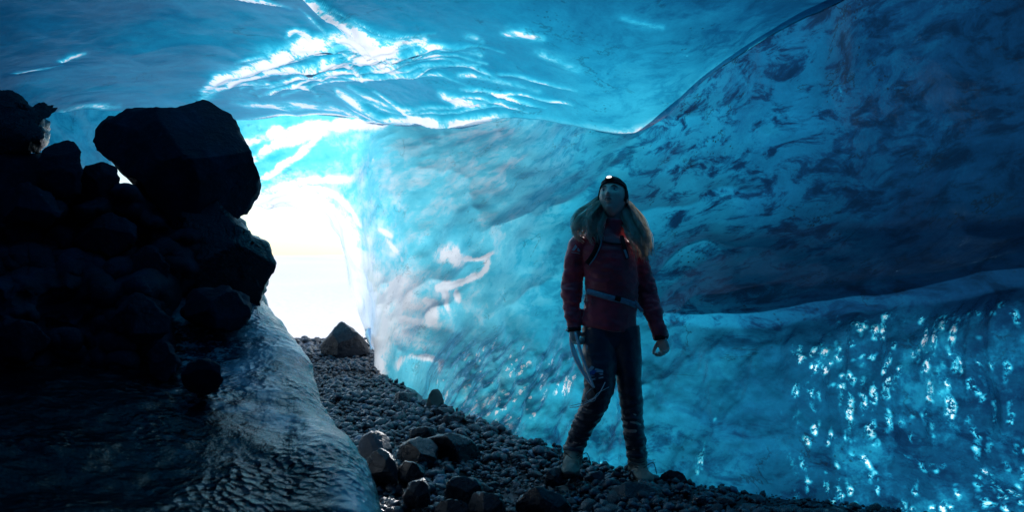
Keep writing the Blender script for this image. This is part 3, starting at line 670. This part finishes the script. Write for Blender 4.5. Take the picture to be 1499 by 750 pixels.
# ------------------------------------------------------------------ left banks
def bank(name, edge, vr, depthf, mat, seed, uleft=-330, amp=.05, skirt=.5, darkf=None, nc=260, nr=220, top_round=True):
    ev = np.array([e[1] for e in edge], float); eu = np.array([e[0] for e in edge], float)
    v = np.linspace(vr[0], vr[1], nr)[:, None]*np.ones((1, nc)); t = np.linspace(0, 1, nc)[None, :]
    e_u = np.interp(v, ev, eu); u = uleft+(e_u-uleft)*t
    d = depthf(u, v)
    rd = np.clip((t-.93)/.07, 0, 1); d = d+.25*rd**3
    X = (u-750)/F*d; Y = d; Z = CZ+(375-v)/F*d
    # skirt falling away behind the crest
    ks = np.linspace(0, 1, 24)[1:][None, :]
    xe, ye, ze = X[:, -1:], Y[:, -1:], Z[:, -1:]
    Xs = xe+.04*ks; Ys = ye+skirt*ks; Zs = ze*(1-ks)+(-.25)*ks
    X = np.hstack([X, Xs]); Y = np.hstack([Y, Ys]); Z = np.hstack([Z, Zs])
    # back of the crest along the top
    kb = np.linspace(1, 0, 24)[:-1][:, None]
    X = np.vstack([X[:1]+0*kb, X]); Y = np.vstack([Y[:1]+1.2*kb, Y]); Z = np.vstack([Z[:1]*(1-kb)+(-.2)*kb, Z])
    Gd = np.stack([X, Y, Z], -1); nr_ = gnormals(Gd); f = nr_[..., 1] > 0; 
    if np.median(nr_[40:, :nc, 1]) > 0: nr_ = -nr_; fl = True
    else: fl = False
    p = Gd.reshape(-1, 3); dsp = (amp*fbm(p*2.2+seed, 4, seed)+amp*.18*(.2-np.abs(fbm(p*7+seed, 3, seed+1)))+.0025*fbm(p*26, 3, seed+2)).reshape(X.shape)
    Gd = Gd+nr_*dsp[..., None]
    Fc = grid_faces(*X.shape); 
    if fl: Fc = Fc[:, ::-1]
    uu2 = 750+F*X/Y; vv2 = 375-F*(Z-CZ)/Y
    dk = darkf(uu2, vv2, p).ravel() if darkf else np.zeros(len(p))
    o = mesh(name, Gd.reshape(-1, 3), Fc, mat, attrs=dict(dark=dk)); return tag(o, kind='structure')
def d_ice(u, v):
    b = np.interp(v, [400, 440, 490, 580, 640, 750, 950], [4.75, 4.45, 4.1, 3.4, 3.0, 2.5, 1.9])
    return b-.9*np.clip((420-u)/750, 0, 1)*np.interp(v, [400, 950], [.6, .9])
def lit_dark_ice(u, v, p):
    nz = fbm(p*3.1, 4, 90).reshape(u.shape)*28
    lit = sst(225, 275, u+nz)*sst(45, -45, (v-(560+(u-240)*.55))+nz*2.2)  # lit areas and bright crest strip painted into the bank colour
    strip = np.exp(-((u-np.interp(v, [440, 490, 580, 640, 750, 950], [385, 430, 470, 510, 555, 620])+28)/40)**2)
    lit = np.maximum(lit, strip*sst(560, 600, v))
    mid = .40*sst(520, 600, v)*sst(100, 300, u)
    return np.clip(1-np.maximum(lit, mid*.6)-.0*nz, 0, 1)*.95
bank('ice_bank', [(372, 400), (385, 430), (392, 445), (430, 490), (452, 530), (470, 580), (488, 612), (510, 640), (535, 690), (555, 750), (620, 950)], (425, 950), d_ice, M['bank'], 50, darkf=lit_dark_ice, amp=.05)
def d_mound(u, v):
    return np.interp(v, [215, 300, 400, 500, 600], [4.7, 4.5, 4.2, 3.75, 3.75])-.7*np.clip((250-u)/600, 0, 1)+.30*fbm(np.stack([u.ravel()*.011, v.ravel()*.014, 0*u.ravel()], 1), 3, 93).reshape(u.shape)-.22*np.abs(fbm(np.stack([u.ravel()*.022, v.ravel()*.026, 0*u.ravel()], 1), 3, 94)).reshape(u.shape)
md = bank('debris_slope', [(196, 270), (330, 330), (300, 400), (262, 430), (238, 450), (244, 490), (262, 520), (258, 545), (225, 560), (60, 600)], (270, 600), d_mound, M['rockdark'], 60, amp=.10, skirt=.35)
md2 = bank('debris_crest', [(60, 222), (118, 262), (175, 278), (205, 276), (240, 300)], (224, 330), lambda u, v: np.interp(v, [215, 330], [4.55, 4.45])-.5*np.clip((250-u)/600, 0, 1), M['rockdark'], 62, amp=.04, skirt=.3)


# ------------------------------------------------------------------ the person
K_ = 4.75/F; BO = np.array([(893-750)*K_, 4.75, 0.0])
def Q(u, v, dy=0.): return np.array([(u-750)*K_, 4.75+dy, CZ+(375-v)*K_])
def loft(pts, n=20, sub=5, ref=(0, -1, 0)):
    """pts: (u, v, dy, half width px, half depth m)"""
    return tube([Q(*p[:3]) for p in pts], [(p[3]*K_, p[4]) for p in pts], n=n, sub=sub, ref=ref)
person = empty('person', BO)
tag(person, 'person in a dark red jacket with long blond hair, looking up at the ice', 'person')
def local(V): return np.asarray(V)-BO
# -- head in its own frame
def rotm(pitch, yaw, roll):
    cp, sp = math.cos(pitch), math.sin(pitch); cyw, syw = math.cos(yaw), math.sin(yaw); cr, sr = math.cos(roll), math.sin(roll)
    Rx = np.array([[1, 0, 0], [0, cp, -sp], [0, sp, cp]]); Rz = np.array([[cyw, -syw, 0], [syw, cyw, 0], [0, 0, 1]]); Ry = np.array([[cr, 0, sr], [0, 1, 0], [-sr, 0, cr]])
    return Rz@Rx@Ry
RM = rotm(R(-24), R(-24), R(-4)); HC = Q(898, 290, .0)
def head_pts(V):   # local head coords: +x viewer right, +y back, -y face, z up
    return V@RM.T+HC
def head_shape(V):
    x, y, z = V.T; X = x*.077; Y = y*.096; Zz = z*.118
    low = np.clip(-z, 0, 1); X = X*(1-.30*low**1.5); Y = np.where(y > 0, Y*(1-.35*low**1.2), Y*(1-.02*low)); X = X*(1-.06*np.clip(z-.3, 0, 1))
    fr = np.clip(-y*1.6, 0, 1); a = np.abs(X)
    def g(cx, cz, sx, sz, A): return A*np.exp(-((a-cx)/sx)**2-((Zz-cz)/sz)**2)
    d = g(0, -.022, .013, .015, .022)+g(0, .0, .009, .018, .010)+g(.009, -.026, .008, .008, .006)
    d += g(.033, .010, .017, .012, -.011)+g(.028, .030, .024, .009, .006)+g(.043, -.018, .017, .020, .006)
    d += g(0, -.052, .020, .007, .008)+g(0, -.064, .018, .006, .007)-g(0, -.058, .022, .0022, .005)-g(0, -.075, .02, .006, .003)+g(0, -.094, .022, .016, .012)
    Y = Y-d*fr
    return np.stack([X, Y, Zz], 1)
HV, HF = sphere((0, 0, 0), 1, 72, 60)
HV = head_shape(HV[:, [0, 1, 2]])
parts = [(head_pts(HV), HF)]
for s in (-1, 1):
    E_, Ef = sphere((s*.077, .012, -.004), (.010, .020, .033), 14, 10); parts.append((head_pts(E_), Ef))
# -- neck, torso, limbs
parts.append(tube([Q(899, 348, .03), Q(899, 330, .025), Q(899, 308, .02)], [.06, .053, .055], n=24, sub=4))
parts.append(loft([(891, 486, 0, 34, .09), (893, 460, 0, 31, .09), (895, 430, 0, 30, .085), (894, 395, 0, 34, .10), (891, 362, .01, 37, .10), (893, 345, .02, 28, .07), (896, 336, .02, 12, .04)], 28))
LL = [(877, 488, 0, 21, .088), (877, 530, -.05, 19, .08), (875, 558, -.09, 16, .062), (866, 592, -.08, 14, .056), (851, 630, -.0, 11.5, .048), (841, 668, .03, 10, .042)]
RL = [(911, 488, 0, 21, .088), (918, 530, -.01, 17, .08), (921, 568, -.03, 14, .062), (925, 612, -.02, 14.5, .06), (931, 645, .01, 12, .05), (934, 682, .03, 10, .042)]
AL = [(850, 356, .02, 13, .055), (843, 388, .03, 12, .05), (838, 425, .03, 10.5, .043), (839, 452, .0, 9.5, .036), (840, 474, -.03, 7, .024), (840, 480, -.035, 6.5, .020)]
AR = [(930, 364, .02, 13, .055), (939, 396, .03, 12, .05), (950, 432, .04, 10.5, .043), (958, 462, .0, 9.5, .036), (965, 487, -.03, 7, .024), (967, 493, -.035, 6.5, .020)]
for l_ in (LL, RL, AL, AR): parts.append(loft(l_, 20))
def hand(w, dirv, nrm, side, curl, thumb_s):
    w = np.array(w); dirv = dirv/np.linalg.norm(dirv); nrm = nrm-dirv*np.dot(nrm, dirv); nrm /= np.linalg.norm(nrm); sd_ = np.cross(dirv, nrm)*side
    out = [tube([w-dirv*.02, w+dirv*.02, w+dirv*.055, w+dirv*.085], [(.024, .018), (.036, .017), (.042, .016), (.038, .013)], n=16, ref=nrm, sub=3)]
    for k, (off, ln, r) in enumerate([(-.031, .070, .0082), (-.010, .080, .0088), (.011, .076, .0086), (.031, .060, .0075)]):
        p = w+dirv*.078+sd_*off; pts_ = [p-dirv*.02, p]; ang = .1
        for sgl, cc in ((.45, curl), (.30, curl*1.15), (.25, curl*.8)):
            ang += cc; p = p+(dirv*math.cos(ang)+nrm*math.sin(ang))*ln*sgl; pts_.append(p)
        out.append(tube(pts_, [r*1.1, r*1.08, r, r*.92, r*.75], n=10, ref=sd_, sub=3))
    b = w+dirv*.022+sd_*(-.03); p1 = b+(dirv*.6-sd_*.55+nrm*.45)*.035; p2 = p1+(dirv*.75-sd_*.1+nrm*.6)*.032; p3 = p2+(dirv*.75+nrm*.55+sd_*.15)*.022
    out.append(tube([b-dirv*.01+sd_*.012, b, p1, p2, p3], [.014, .014, .011, .0095, .007], n=10, ref=nrm, sub=3))
    return out
HL_dir = Q(843, 505, -.05)-Q(840, 480, -.035)
parts += hand(Q(840, 480, -.035), HL_dir, np.array([.75, -.6, 0.]), 1, 1.05, 1)
parts += hand(Q(967, 493, -.035), Q(972, 515, -.06)-Q(967, 493, -.035), np.array([-.8, -.5, 0.]), -1, .75, 1)
V, Fc = join(parts)
bV, bF, bN = remesh(V, Fc, .0042, 2)
mesh('body', local(bV), bF, M['skin'], person)
# eyes, brows, lips
for s in (-1, 1):
    E_, Ef = sphere((s*.032, -.0735, .009), (.0125, .0115, .0085), 16, 12); e = mesh('eye', local(head_pts(E_)), Ef, M['eye'], person)
    I_, If = sphere((s*.032-.002, -.0835, .0125), (.0052, .003, .0052), 12, 8); mesh('iris', local(head_pts(I_)), If, M['iris'], e)
    bp = [(s*.014, -.094, .027), (s*.030, -.092, .032), (s*.050, -.078, .027)]
    T_, Tf = tube(bp, [(.0018, .003), (.0025, .0036), (.001, .002)], n=8, sub=4); mesh('eyebrow', local(head_pts(T_)), Tf, M['brow'], person)
T_, Tf = tube([(-.021, -.095, -.058), (-.009, -.1045, -.054), (0, -.106, -.0555), (.009, -.1045, -.054), (.021, -.095, -.058)], [(.001, .0022), (.003, .004), (.003, .0038), (.003, .004), (.001, .0022)], n=8, sub=4, ref=(0, 0, 1))
T2, Tf2 = tube([(-.018, -.094, -.061), (0, -.1045, -.0645), (.018, -.094, -.061)], [(.001, .002), (.0035, .0042), (.001, .002)], n=8, sub=6, ref=(0, 0, 1))
V, Fc = join([(T_, Tf), (T2, Tf2)]); mesh('lips', local(head_pts(V)), Fc, M['lip'], person)
# -- jacket
TOR = [(890, 482, 0, 39, .125), (891, 474, 0, 40.5, .128), (893, 455, 0, 39, .125), (896, 432, 0, 37.5, .122), (896, 405, 0, 39, .13), (894, 378, .005, 41, .132), (891, 360, .01, 41, .12), (893, 346, .02, 31, .09), (898, 336, .02, 19, .07)]
jp = [loft(TOR, 40), tube([Q(898, 346, .02), Q(899, 330, .015), Q(900, 319, .01)], [.078, .072, .068], n=28, sub=4)]
jp.append(loft([(906, 352, .10, 22, .05), (904, 338, .09, 24, .05), (903, 326, .07, 20, .04)], 24))
SL = [(856, 350, .02, 12, .07), (848, 362, .02, 16, .07), (842, 390, .03, 15.5, .062), (838, 424, .03, 15, .055), (838, 452, .0, 13, .05), (840, 474, -.025, 10.5, .038), (840, 483, -.035, 9.5, .034)]
SR = [(922, 356, .02, 12, .07), (931, 370, .02, 16, .07), (940, 398, .03, 15, .062), (950, 432, .04, 15, .055), (958, 462, .0, 13, .05), (965, 486, -.025, 10.5, .038), (967, 495, -.035, 10, .035)]
jp += [loft(SL, 24), loft(SR, 24)]
V, Fc = join(jp); jV, jF, jN = remesh(V, Fc, .006, 5)
def creases(V, amp, fx=1.0, seed=3, sleeve=None):
    q = V.copy(); w1 = fbm(q*np.array([7, 7, 13])*fx+seed, 3, seed); w2 = np.abs(fbm(q*np.array([10, 10, 24])*fx+seed*2, 3, seed+3))
    return amp*(w1*1.0+(.25-w2)*1.6)
arm = np.maximum(sst(.030, .0, jV[:, 0]-Q(862, 0)[0]), sst(-.03, .0, jV[:, 0]-Q(936, 0)[0]))*sst(Q(0, 370)[2], Q(0, 420)[2], jV[:, 2])
jV = jV+jN*(creases(jV, .006)+arm*creases(jV, .010, 1.2, 8)+.0015*np.sin(jV[:, 2]*75+6*fbm(jV*6, 2, 9))*arm)[:, None]
jack = mesh('jacket', local(jV), jF, M['jacket'], person)
def surf_y(V, x, z, r=.010, off=.004):
    m = (np.abs(V[:, 0]-x) < r) & (np.abs(V[:, 2]-z) < r)
    return V[m, 1].min()-off if m.any() else 4.6
def decal(name, polys, V, mat, parent, off=.004):
    Vv, Ff = [], []
    for pg in polys:
        b = len(Vv)
        for (u, v) in pg: q = Q(u, v); Vv.append([q[0], surf_y(V, q[0], q[2], .008, off), q[2]])
        Ff.append(list(range(b, b+len(pg))))
    return mesh(name, local(Vv), Ff, mat, parent, smooth=False)
decal('logo', [[(836.5, 367), (842, 358), (844.5, 362), (840, 367.5)], [(844, 367), (845.5, 362.5), (849, 367.5), (847, 369)], [(836, 369), (848, 371), (848, 372), (836, 370)]], jV, M['logowhite'], jack)
decal('zip_pull', [[(857, 391), (861, 391), (861, 395), (857, 394)]], jV, principled('pink_tab', (.55, .12, .12), .5), jack)
decal('zip_pull', [[(863, 437), (865, 436), (867, 446), (864, 443)]], jV, principled('pink_tab_small', (.45, .10, .12), .5), jack)
for (u, v) in ((840, 482), (966, 494)):
    T_, Tf = tube([Q(u, v-3, -.034), Q(u+.6, v+3, -.038)], [(.041, .036), (.040, .036)], n=24, sub=2); mesh('cuff', local(T_), Tf, M['black'], jack)
# -- trousers
TL = [(877, 480, 0, 25, .105), (877, 520, -.04, 25, .096), (876, 556, -.09, 23, .082), (868, 590, -.08, 19, .072), (855, 620, -.02, 16.5, .064), (845, 648, .03, 15, .058), (841, 663, .03, 14, .055)]
TR = [(911, 480, 0, 26, .105), (917, 520, -.01, 22, .095), (921, 560, -.03, 18, .078), (925, 605, -.02, 16, .068), (930, 640, .01, 15, .060), (934, 666, .03, 14.5, .056), (934.5, 672, .03, 14, .055)]
tp = [loft(TL, 28), loft(TR, 28), loft([(892, 462, 0, 37, .11), (892, 480, 0, 38, .113), (893, 505, 0, 30, .10), (896, 515, 0, 16, .07)], 32)]
V, Fc = join(tp); tV, tF, tN = remesh(V, Fc, .0055, 5)
lowl = sst(Q(0, 560)[2], Q(0, 640)[2], tV[:, 2]); kn = np.exp(-((tV[:, 2]-Q(0, 575)[2])/.07)**2)
tV = tV+tN*(creases(tV, .005, 1, 12)+(lowl*.0035+kn*.002)*np.sin(tV[:, 2]*120+9*fbm(tV*7, 2, 14))+lowl*creases(tV, .006, 1.4, 16))[:, None]
trou = mesh('trousers', local(tV), tF, M['trousers'], person)
decal('logo', [[(855, 541), (863, 531), (867, 533), (863, 538), (858, 541)], [(868, 534), (879, 537), (879, 540), (866, 540)], [(857, 545), (878, 540.5), (879, 543), (860, 547)], [(860, 550), (879, 545.5), (879, 547.5), (861, 552)]], tV, M['logowhite'], trou)
decal('logo', [[(859, 541), (864, 536.5), (870, 537.5), (866, 543), (860, 544)]], tV, M['logoblue'], trou, .006)
decal('logo', [[(856, 502), (858.5, 504), (857.5, 511), (856, 511)]], tV, M['logowhite'], trou)
# -- boots
def boot(uu_, vt, vb_, dx, fl, dxt):
    """ankle column at uu_, top vt, sole vb_, toe shifted dxt px"""
    ps = [tube([Q(uu_, vt, .03), Q(uu_+dx*.5, (vt+vb_)/2-4, .03), Q(uu_+dx, vb_-10, .035)], [(.060, .062), (.056, .062), (.052, .06)], n=24, sub=4)]
    zb = Q(0, vb_)[2]
    secs = [(.085, .030, .032, .034), (.05, .040, .045, .046), (0, .042, .050, .054), (-.06, .045, .043, .046), (-.12, .050, .035, .038), (-.17, .044, .028, .030), (-.195, .028, .020, .022)]
    pth, rd = [], []
    for (dy, hw, hh, zc) in secs:
        p = Q(uu_+dx+dxt*(-dy)/.2, 0, dy); p[2] = zb+.02+zc; pth.append(p); rd.append((hw, hh))
    ps.append(tube(pth, rd, n=24, sub=4, ref=(0, 0, 1)))
    V, Fc = join(ps); V, Fq, Nn = remesh(V, Fc, .005, 4)
    V[:, 2] = np.maximum(V[:, 2], zb+.016)
    V = V+Nn*(.004*fbm(V*30+uu_, 3, 2)+.003*np.sin(V[:, 2]*170))[:, None]
    b = mesh('boot', local(V), Fq, M['boot'], person)
    # sole
    n_ = 40; a_ = np.linspace(0, 2*pi, n_, endpoint=False); cy_ = -.055; L_ = .150
    sx = np.sin(a_)*(.046+.006*np.cos(a_)); sy = -np.cos(a_)*L_+cy_
    ring = np.stack([Q(uu_+dx, 0)[0]+sx+dxt*K_*(-sy)/.2, 4.75+sy, 0*a_], 1); Vs_ = []
    for zz, sc_ in ((0, .93), (.004, 1), (.018, 1.02), (.026, .98)): r_ = ring.copy(); c_ = ring.mean(0); r_ = c_+(r_-c_)*sc_; r_[:, 2] = zb+zz+.012*sst(-.1, -.2, sy); Vs_.append(r_)
    Vv = np.vstack(Vs_); Ff = grid_faces(4, n_, True).tolist()+[list(range(n_))[::-1], list(range(3*n_, 4*n_))]
    mesh('sole', local(Vv), Ff, M['sole'], b)
    lc = []
    for k in range(5):
        zz = vt+8+k*(vb_-vt-26)/4; yy = -.036-.010*k
        A = Q(uu_+dx*.5-8, zz, yy); B = Q(uu_+dx*.5, zz+1, yy-.014); C_ = Q(uu_+dx*.5+8, zz, yy); lc.append(tube([A, B, C_], [.0025]*3, n=6, sub=4))
    for s in (-1, 1):
        A = Q(uu_+dx*.5+s*4, vb_-26, -.095); lc.append(tube([A, A+np.array([s*.05, -.02, .035]), A+np.array([s*.075, -.0, -.035])], [.0022]*3, n=6, sub=6))
    V, Fc = join(lc); mesh('laces', local(V), Fc, M['lace'], b)
    T_, Tf = tube([Q(uu_, vt-2, .03), Q(uu_, vt+5, .03)], [(.063, .065), (.062, .064)], n=24, sub=2)
    mesh('ankle_cuff', local(T_), Tf, M['trousers'], b)
boot(841, 657, 692, -2, 0, -9)
boot(934, 666, 706, 2, 0, 5)
# -- beanie and hair
BV, BF = sphere((0, 0, 0), 1, 48, 40); BVh = BV.copy(); m_ = BV[:, 2]-(.10-.62*BV[:, 1]*1.0)
hs = head_shape(BV)
keep_ = (BV[:, 2] > .36-.55*np.clip(BV[:, 1]+.4, 0, 2)) | ((np.abs(BV[:, 0]) > .80) & (BV[:, 2] > -.35) & (BV[:, 1] > -.35))
hs2 = hs*np.array([1.10, 1.10, 1.07])+np.array([0, .004, .004]); Fk = [f for f in BF if all(keep_[i] for i in f)]
cap = mesh('beanie', local(head_pts(hs2)), Fk, M['black'], person)
sm_ = cap.modifiers.new('thick', 'SOLIDIFY'); sm_.thickness = .006; sm_.offset = 0
hv = []
def strands(n_, root, mid, end, spread0, spread1, amp, seed):
    r = np.random.default_rng(seed); nc_ = max(8, n_//16)
    cl = [(r.normal(0, 1, 3), r.uniform(0, 6.28), r.uniform(1.1, 2.4), r.uniform(.5, 1.4), r.uniform(.72, 1.08)) for _ in range(nc_)]
    ctrl = np.array([root]+mid+[end])
    for k in range(n_):
        st, ph, fq, am, ln = cl[k % nc_]; st = st/max(1, np.linalg.norm(st)/1.5)+r.normal(0, .16, 3)
        tt_ = np.linspace(0, 1, 15); c_ = crom(np.arange(len(ctrl)), ctrl, tt_*(len(ctrl)-1)*min(1, ln*r.uniform(.9, 1.05)))
        sp = (spread0*(1-tt_)+spread1*np.sin(np.clip(tt_*1.15, 0, 1)*pi*.66))[:, None]
        q = c_+sp*st*np.array([1, .6, .8])
        q = q+(amp*am*tt_*np.sin(ph+tt_*fq*6.28))[:, None]*np.array([1, .4, .35])+r.normal(0, .0035, 3)*tt_[:, None]*np.array([1, 1, 1])
        hv.append(tube(q, np.linspace(.0020, .0009, len(q)), n=3, sub=1))
strands(420, Q(883, 292, .03), [Q(873, 308, -.01), Q(862, 319, -.05), Q(858, 333, -.08)], Q(862, 349, -.10), .012, .052, .010, 1)
strands(220, Q(882, 288, .03), [Q(872, 306, .02), Q(856, 319, .0), Q(848, 330, -.02)], Q(846, 342, -.03), .012, .040, .010, 4)
strands(380, Q(915, 292, .04), [Q(921, 310, .0), Q(928, 330, -.05), Q(934, 350, -.10)], Q(938, 376, -.12), .014, .036, .010, 2)
strands(160, Q(912, 300, .05), [Q(918, 322, .02), Q(922, 345, -.08)], Q(930, 365, -.13), .014, .03, .010, 3)
V, Fc = join(hv); mesh('hair', local(V), Fc, M['hair'], person)
# -- headlamp on its band
hl = empty('headlamp', head_pts(np.array([[0, -.098, .072]]))[0]); tag(hl, 'small lit headlamp on a black band at the top of the forehead', 'headlamp'); HLB = np.array(hl.location)
n_ = 60; a_ = np.linspace(0, 2*pi, n_, endpoint=False); ring = []
for zz in (-.010, .010):
    q = np.stack([np.sin(a_), -np.cos(a_), .55+0*a_+.0], 1); q[:, :2] *= math.sqrt(1-.55**2)
    q[:, 2] -= .30*np.clip(q[:, 1], 0, 1); hh = head_shape(q/np.linalg.norm(q, axis=1)[:, None])*np.array([1.15, 1.15, 1.1]); hh[:, 2] += zz; ring.append(hh)
Vv = head_pts(np.vstack(ring))-HLB; o = mesh('headband', Vv, grid_faces(2, n_, True), M['black'], hl); m2 = o.modifiers.new('thick', 'SOLIDIFY'); m2.thickness = .003
fz = head_shape(np.array([[0, -.8, .6]]))[0]
B_, Bf = sphere(fz+np.array([0, -.012, .006]), (.029, .017, .021), 24, 16); mesh('housing', head_pts(B_)-HLB, Bf, M['black'], hl)
B_, Bf = sphere(fz+np.array([0, -.024, .011]), (.017, .009, .010), 20, 14); mesh('lens', head_pts(B_)-HLB, Bf, M['lamp'], hl)
# -- backpack
bp = empty('backpack', Q(898, 470, .2)); tag(bp, 'dark backpack worn on the back, with blue grey webbing across the red jacket', 'backpack'); BP = np.array(bp.location)
V, Fc = loft([(895, 462, .19, 14, .05), (895, 455, .2, 30, .08), (896, 420, .21, 34, .095), (897, 380, .21, 35, .09), (898, 345, .19, 31, .07), (899, 334, .17, 18, .04)], 32); V2, F2, N2 = remesh(V, Fc, .008, 5)
mesh('pack_body', V2+N2*(.005*fbm(V2*12, 3, 5))[:, None]-BP, F2, M['black'], bp)
def ribbon(pts, w, th, surfV=None, off=.006, ref=(0, -1, 0), sub=5):
    q = np.array([Q(*p) for p in pts]); t = np.arange(len(q)); q = crom(t, q, np.linspace(0, len(q)-1, (len(q)-1)*sub+1))
    if surfV is not None:
        ys_ = np.array([surf_y(surfV, p[0], p[2], .012, off) for p in q]); q[:, 1] = np.convolve(np.pad(ys_, 1, 'edge'), [.25, .5, .25], 'valid')
    return tube(q, [(w/2, th)]*len(q), n=8, ref=ref, sub=1)
V, Fc = ribbon([(871, 342), (874, 352), (871, 364), (865, 376), (858, 386)], .030, .004, jV); mesh('shoulder_strap', V-BP, Fc, M['black'], bp)
V, Fc = ribbon([(876, 344), (878, 353), (874, 366), (868, 378), (861, 388)], .007, .003, jV, .011); mesh('strap_edge', V-BP, Fc, M['strap'], bp)
V, Fc = ribbon([(908, 346), (909, 356), (912, 368), (915, 379)], .022, .004, jV); mesh('shoulder_strap', V-BP, Fc, M['black'], bp)
V, Fc = ribbon([(910.5, 366), (912, 371), (914.5, 378)], .014, .003, jV, .011); mesh('strap_edge', V-BP, Fc, M['strap'], bp)
V, Fc = ribbon([(878, 354), (892, 357), (908, 358)], .009, .003, jV); mesh('chest_strap', V-BP, Fc, M['black'], bp)
V, Fc = ribbon([(858, 426), (868, 428.5), (880, 432), (895, 436), (908, 439), (920, 443), (929, 447)], .032, .003, jV, .005); mesh('hip_belt', V-BP, Fc, M['strap'], bp)
V, Fc = ribbon([(897, 434.6), (899, 435.2), (903, 436.5), (905, 437.0)], .030, .006, jV, .009); mesh('buckle', V-BP, Fc, M['black'], bp)
V, Fc = ribbon([(926, 440, -.09), (932, 448, -.085), (938, 455, -.07)], .020, .004); mesh('belt_end', V-BP, Fc, M['strap'], bp)
# -- ice axe hanging from the hand
ax = empty('ice_axe', Q(868, 566, -.17)); tag(ax, 'pale metal ice axe held low in the right hand, pointing down beside the knee', 'ice axe'); AX = np.array(ax.location)
V, Fc = tube([Q(841, 484, -.06), Q(851, 522, -.14), Q(866, 563, -.20)], [(.010, .012), (.009, .011), (.006, .007)], n=14, sub=6); mesh('shaft', V-AX, Fc, M['metal'], ax)
V, Fc = tube([Q(834, 486, -.05), Q(836, 502, -.07), Q(842, 522, -.12), Q(852, 542, -.16), Q(864, 560, -.20)], [(.004, .012), (.011, .006), (.014, .005), (.011, .005), (.004, .004)], n=12, sub=6); mesh('blade', V-AX, Fc, M['metal'], ax)
V, Fc = tube([Q(828, 483, -.04), Q(836, 482, -.05), Q(846, 485, -.06)], [(.005, .006), (.008, .010), (.006, .008)], n=12, sub=4); mesh('head', V-AX, Fc, M['metal'], ax)
V, Fc = tube([Q(865, 561, -.198), Q(867, 566, -.203), Q(869, 571, -.206)], [.009, .008, .002], n=12, sub=3); mesh('spike', V-AX, Fc, M['black'], ax)
ws_ = []
ws_.append(ribbon([(832, 590, -0.155), (843, 588, -0.175), (856, 581, -0.200), (868, 572, -0.220), (875, 562, -0.220), (880.5, 552, -0.210)], .006, .0018, ref=(0, -.6, .8)))
ws_.append(ribbon([(832, 588, -0.155), (845, 584, -0.175), (858, 578, -0.200), (865, 573, -0.220), (870, 567, -0.220), (886, 559, -0.205)], .0035, .0015, ref=(0, -.6, .8)))
ws_.append(ribbon([(861, 561, -0.210), (853, 570, -0.205), (856, 578, -0.207), (865, 578, -0.215), (868, 570, -0.220)], .004, .0015, ref=(0, -.6, .8)))
V, Fc = join(ws_); mesh('wrist_strap', V-AX, Fc, M['white'], ax)

# ------------------------------------------------------------------ camera
cd = bpy.data.cameras.new('camera'); co = bpy.data.objects.new('camera', cd); COL.objects.link(co)
co.location = (0, 0, CZ); co.rotation_euler = (pi/2, 0, 0); cd.sensor_width = 36; cd.lens = 28.8
cd.clip_start = .05; cd.clip_end = 3000; cd.dof.use_dof = True; cd.dof.focus_distance = 4.9; cd.dof.aperture_fstop = 2.8
S.camera = co
S.view_settings.view_transform = 'Standard'; S.view_settings.look = 'None'; S.view_settings.exposure = 0
cy = S.cycles; cy.use_denoising = True; cy.max_bounces = 8; cy.diffuse_bounces = 4; cy.glossy_bounces = 3; cy.transmission_bounces = 4; cy.sample_clamp_indirect = 6; cy.caustics_reflective = False; cy.caustics_refractive = False
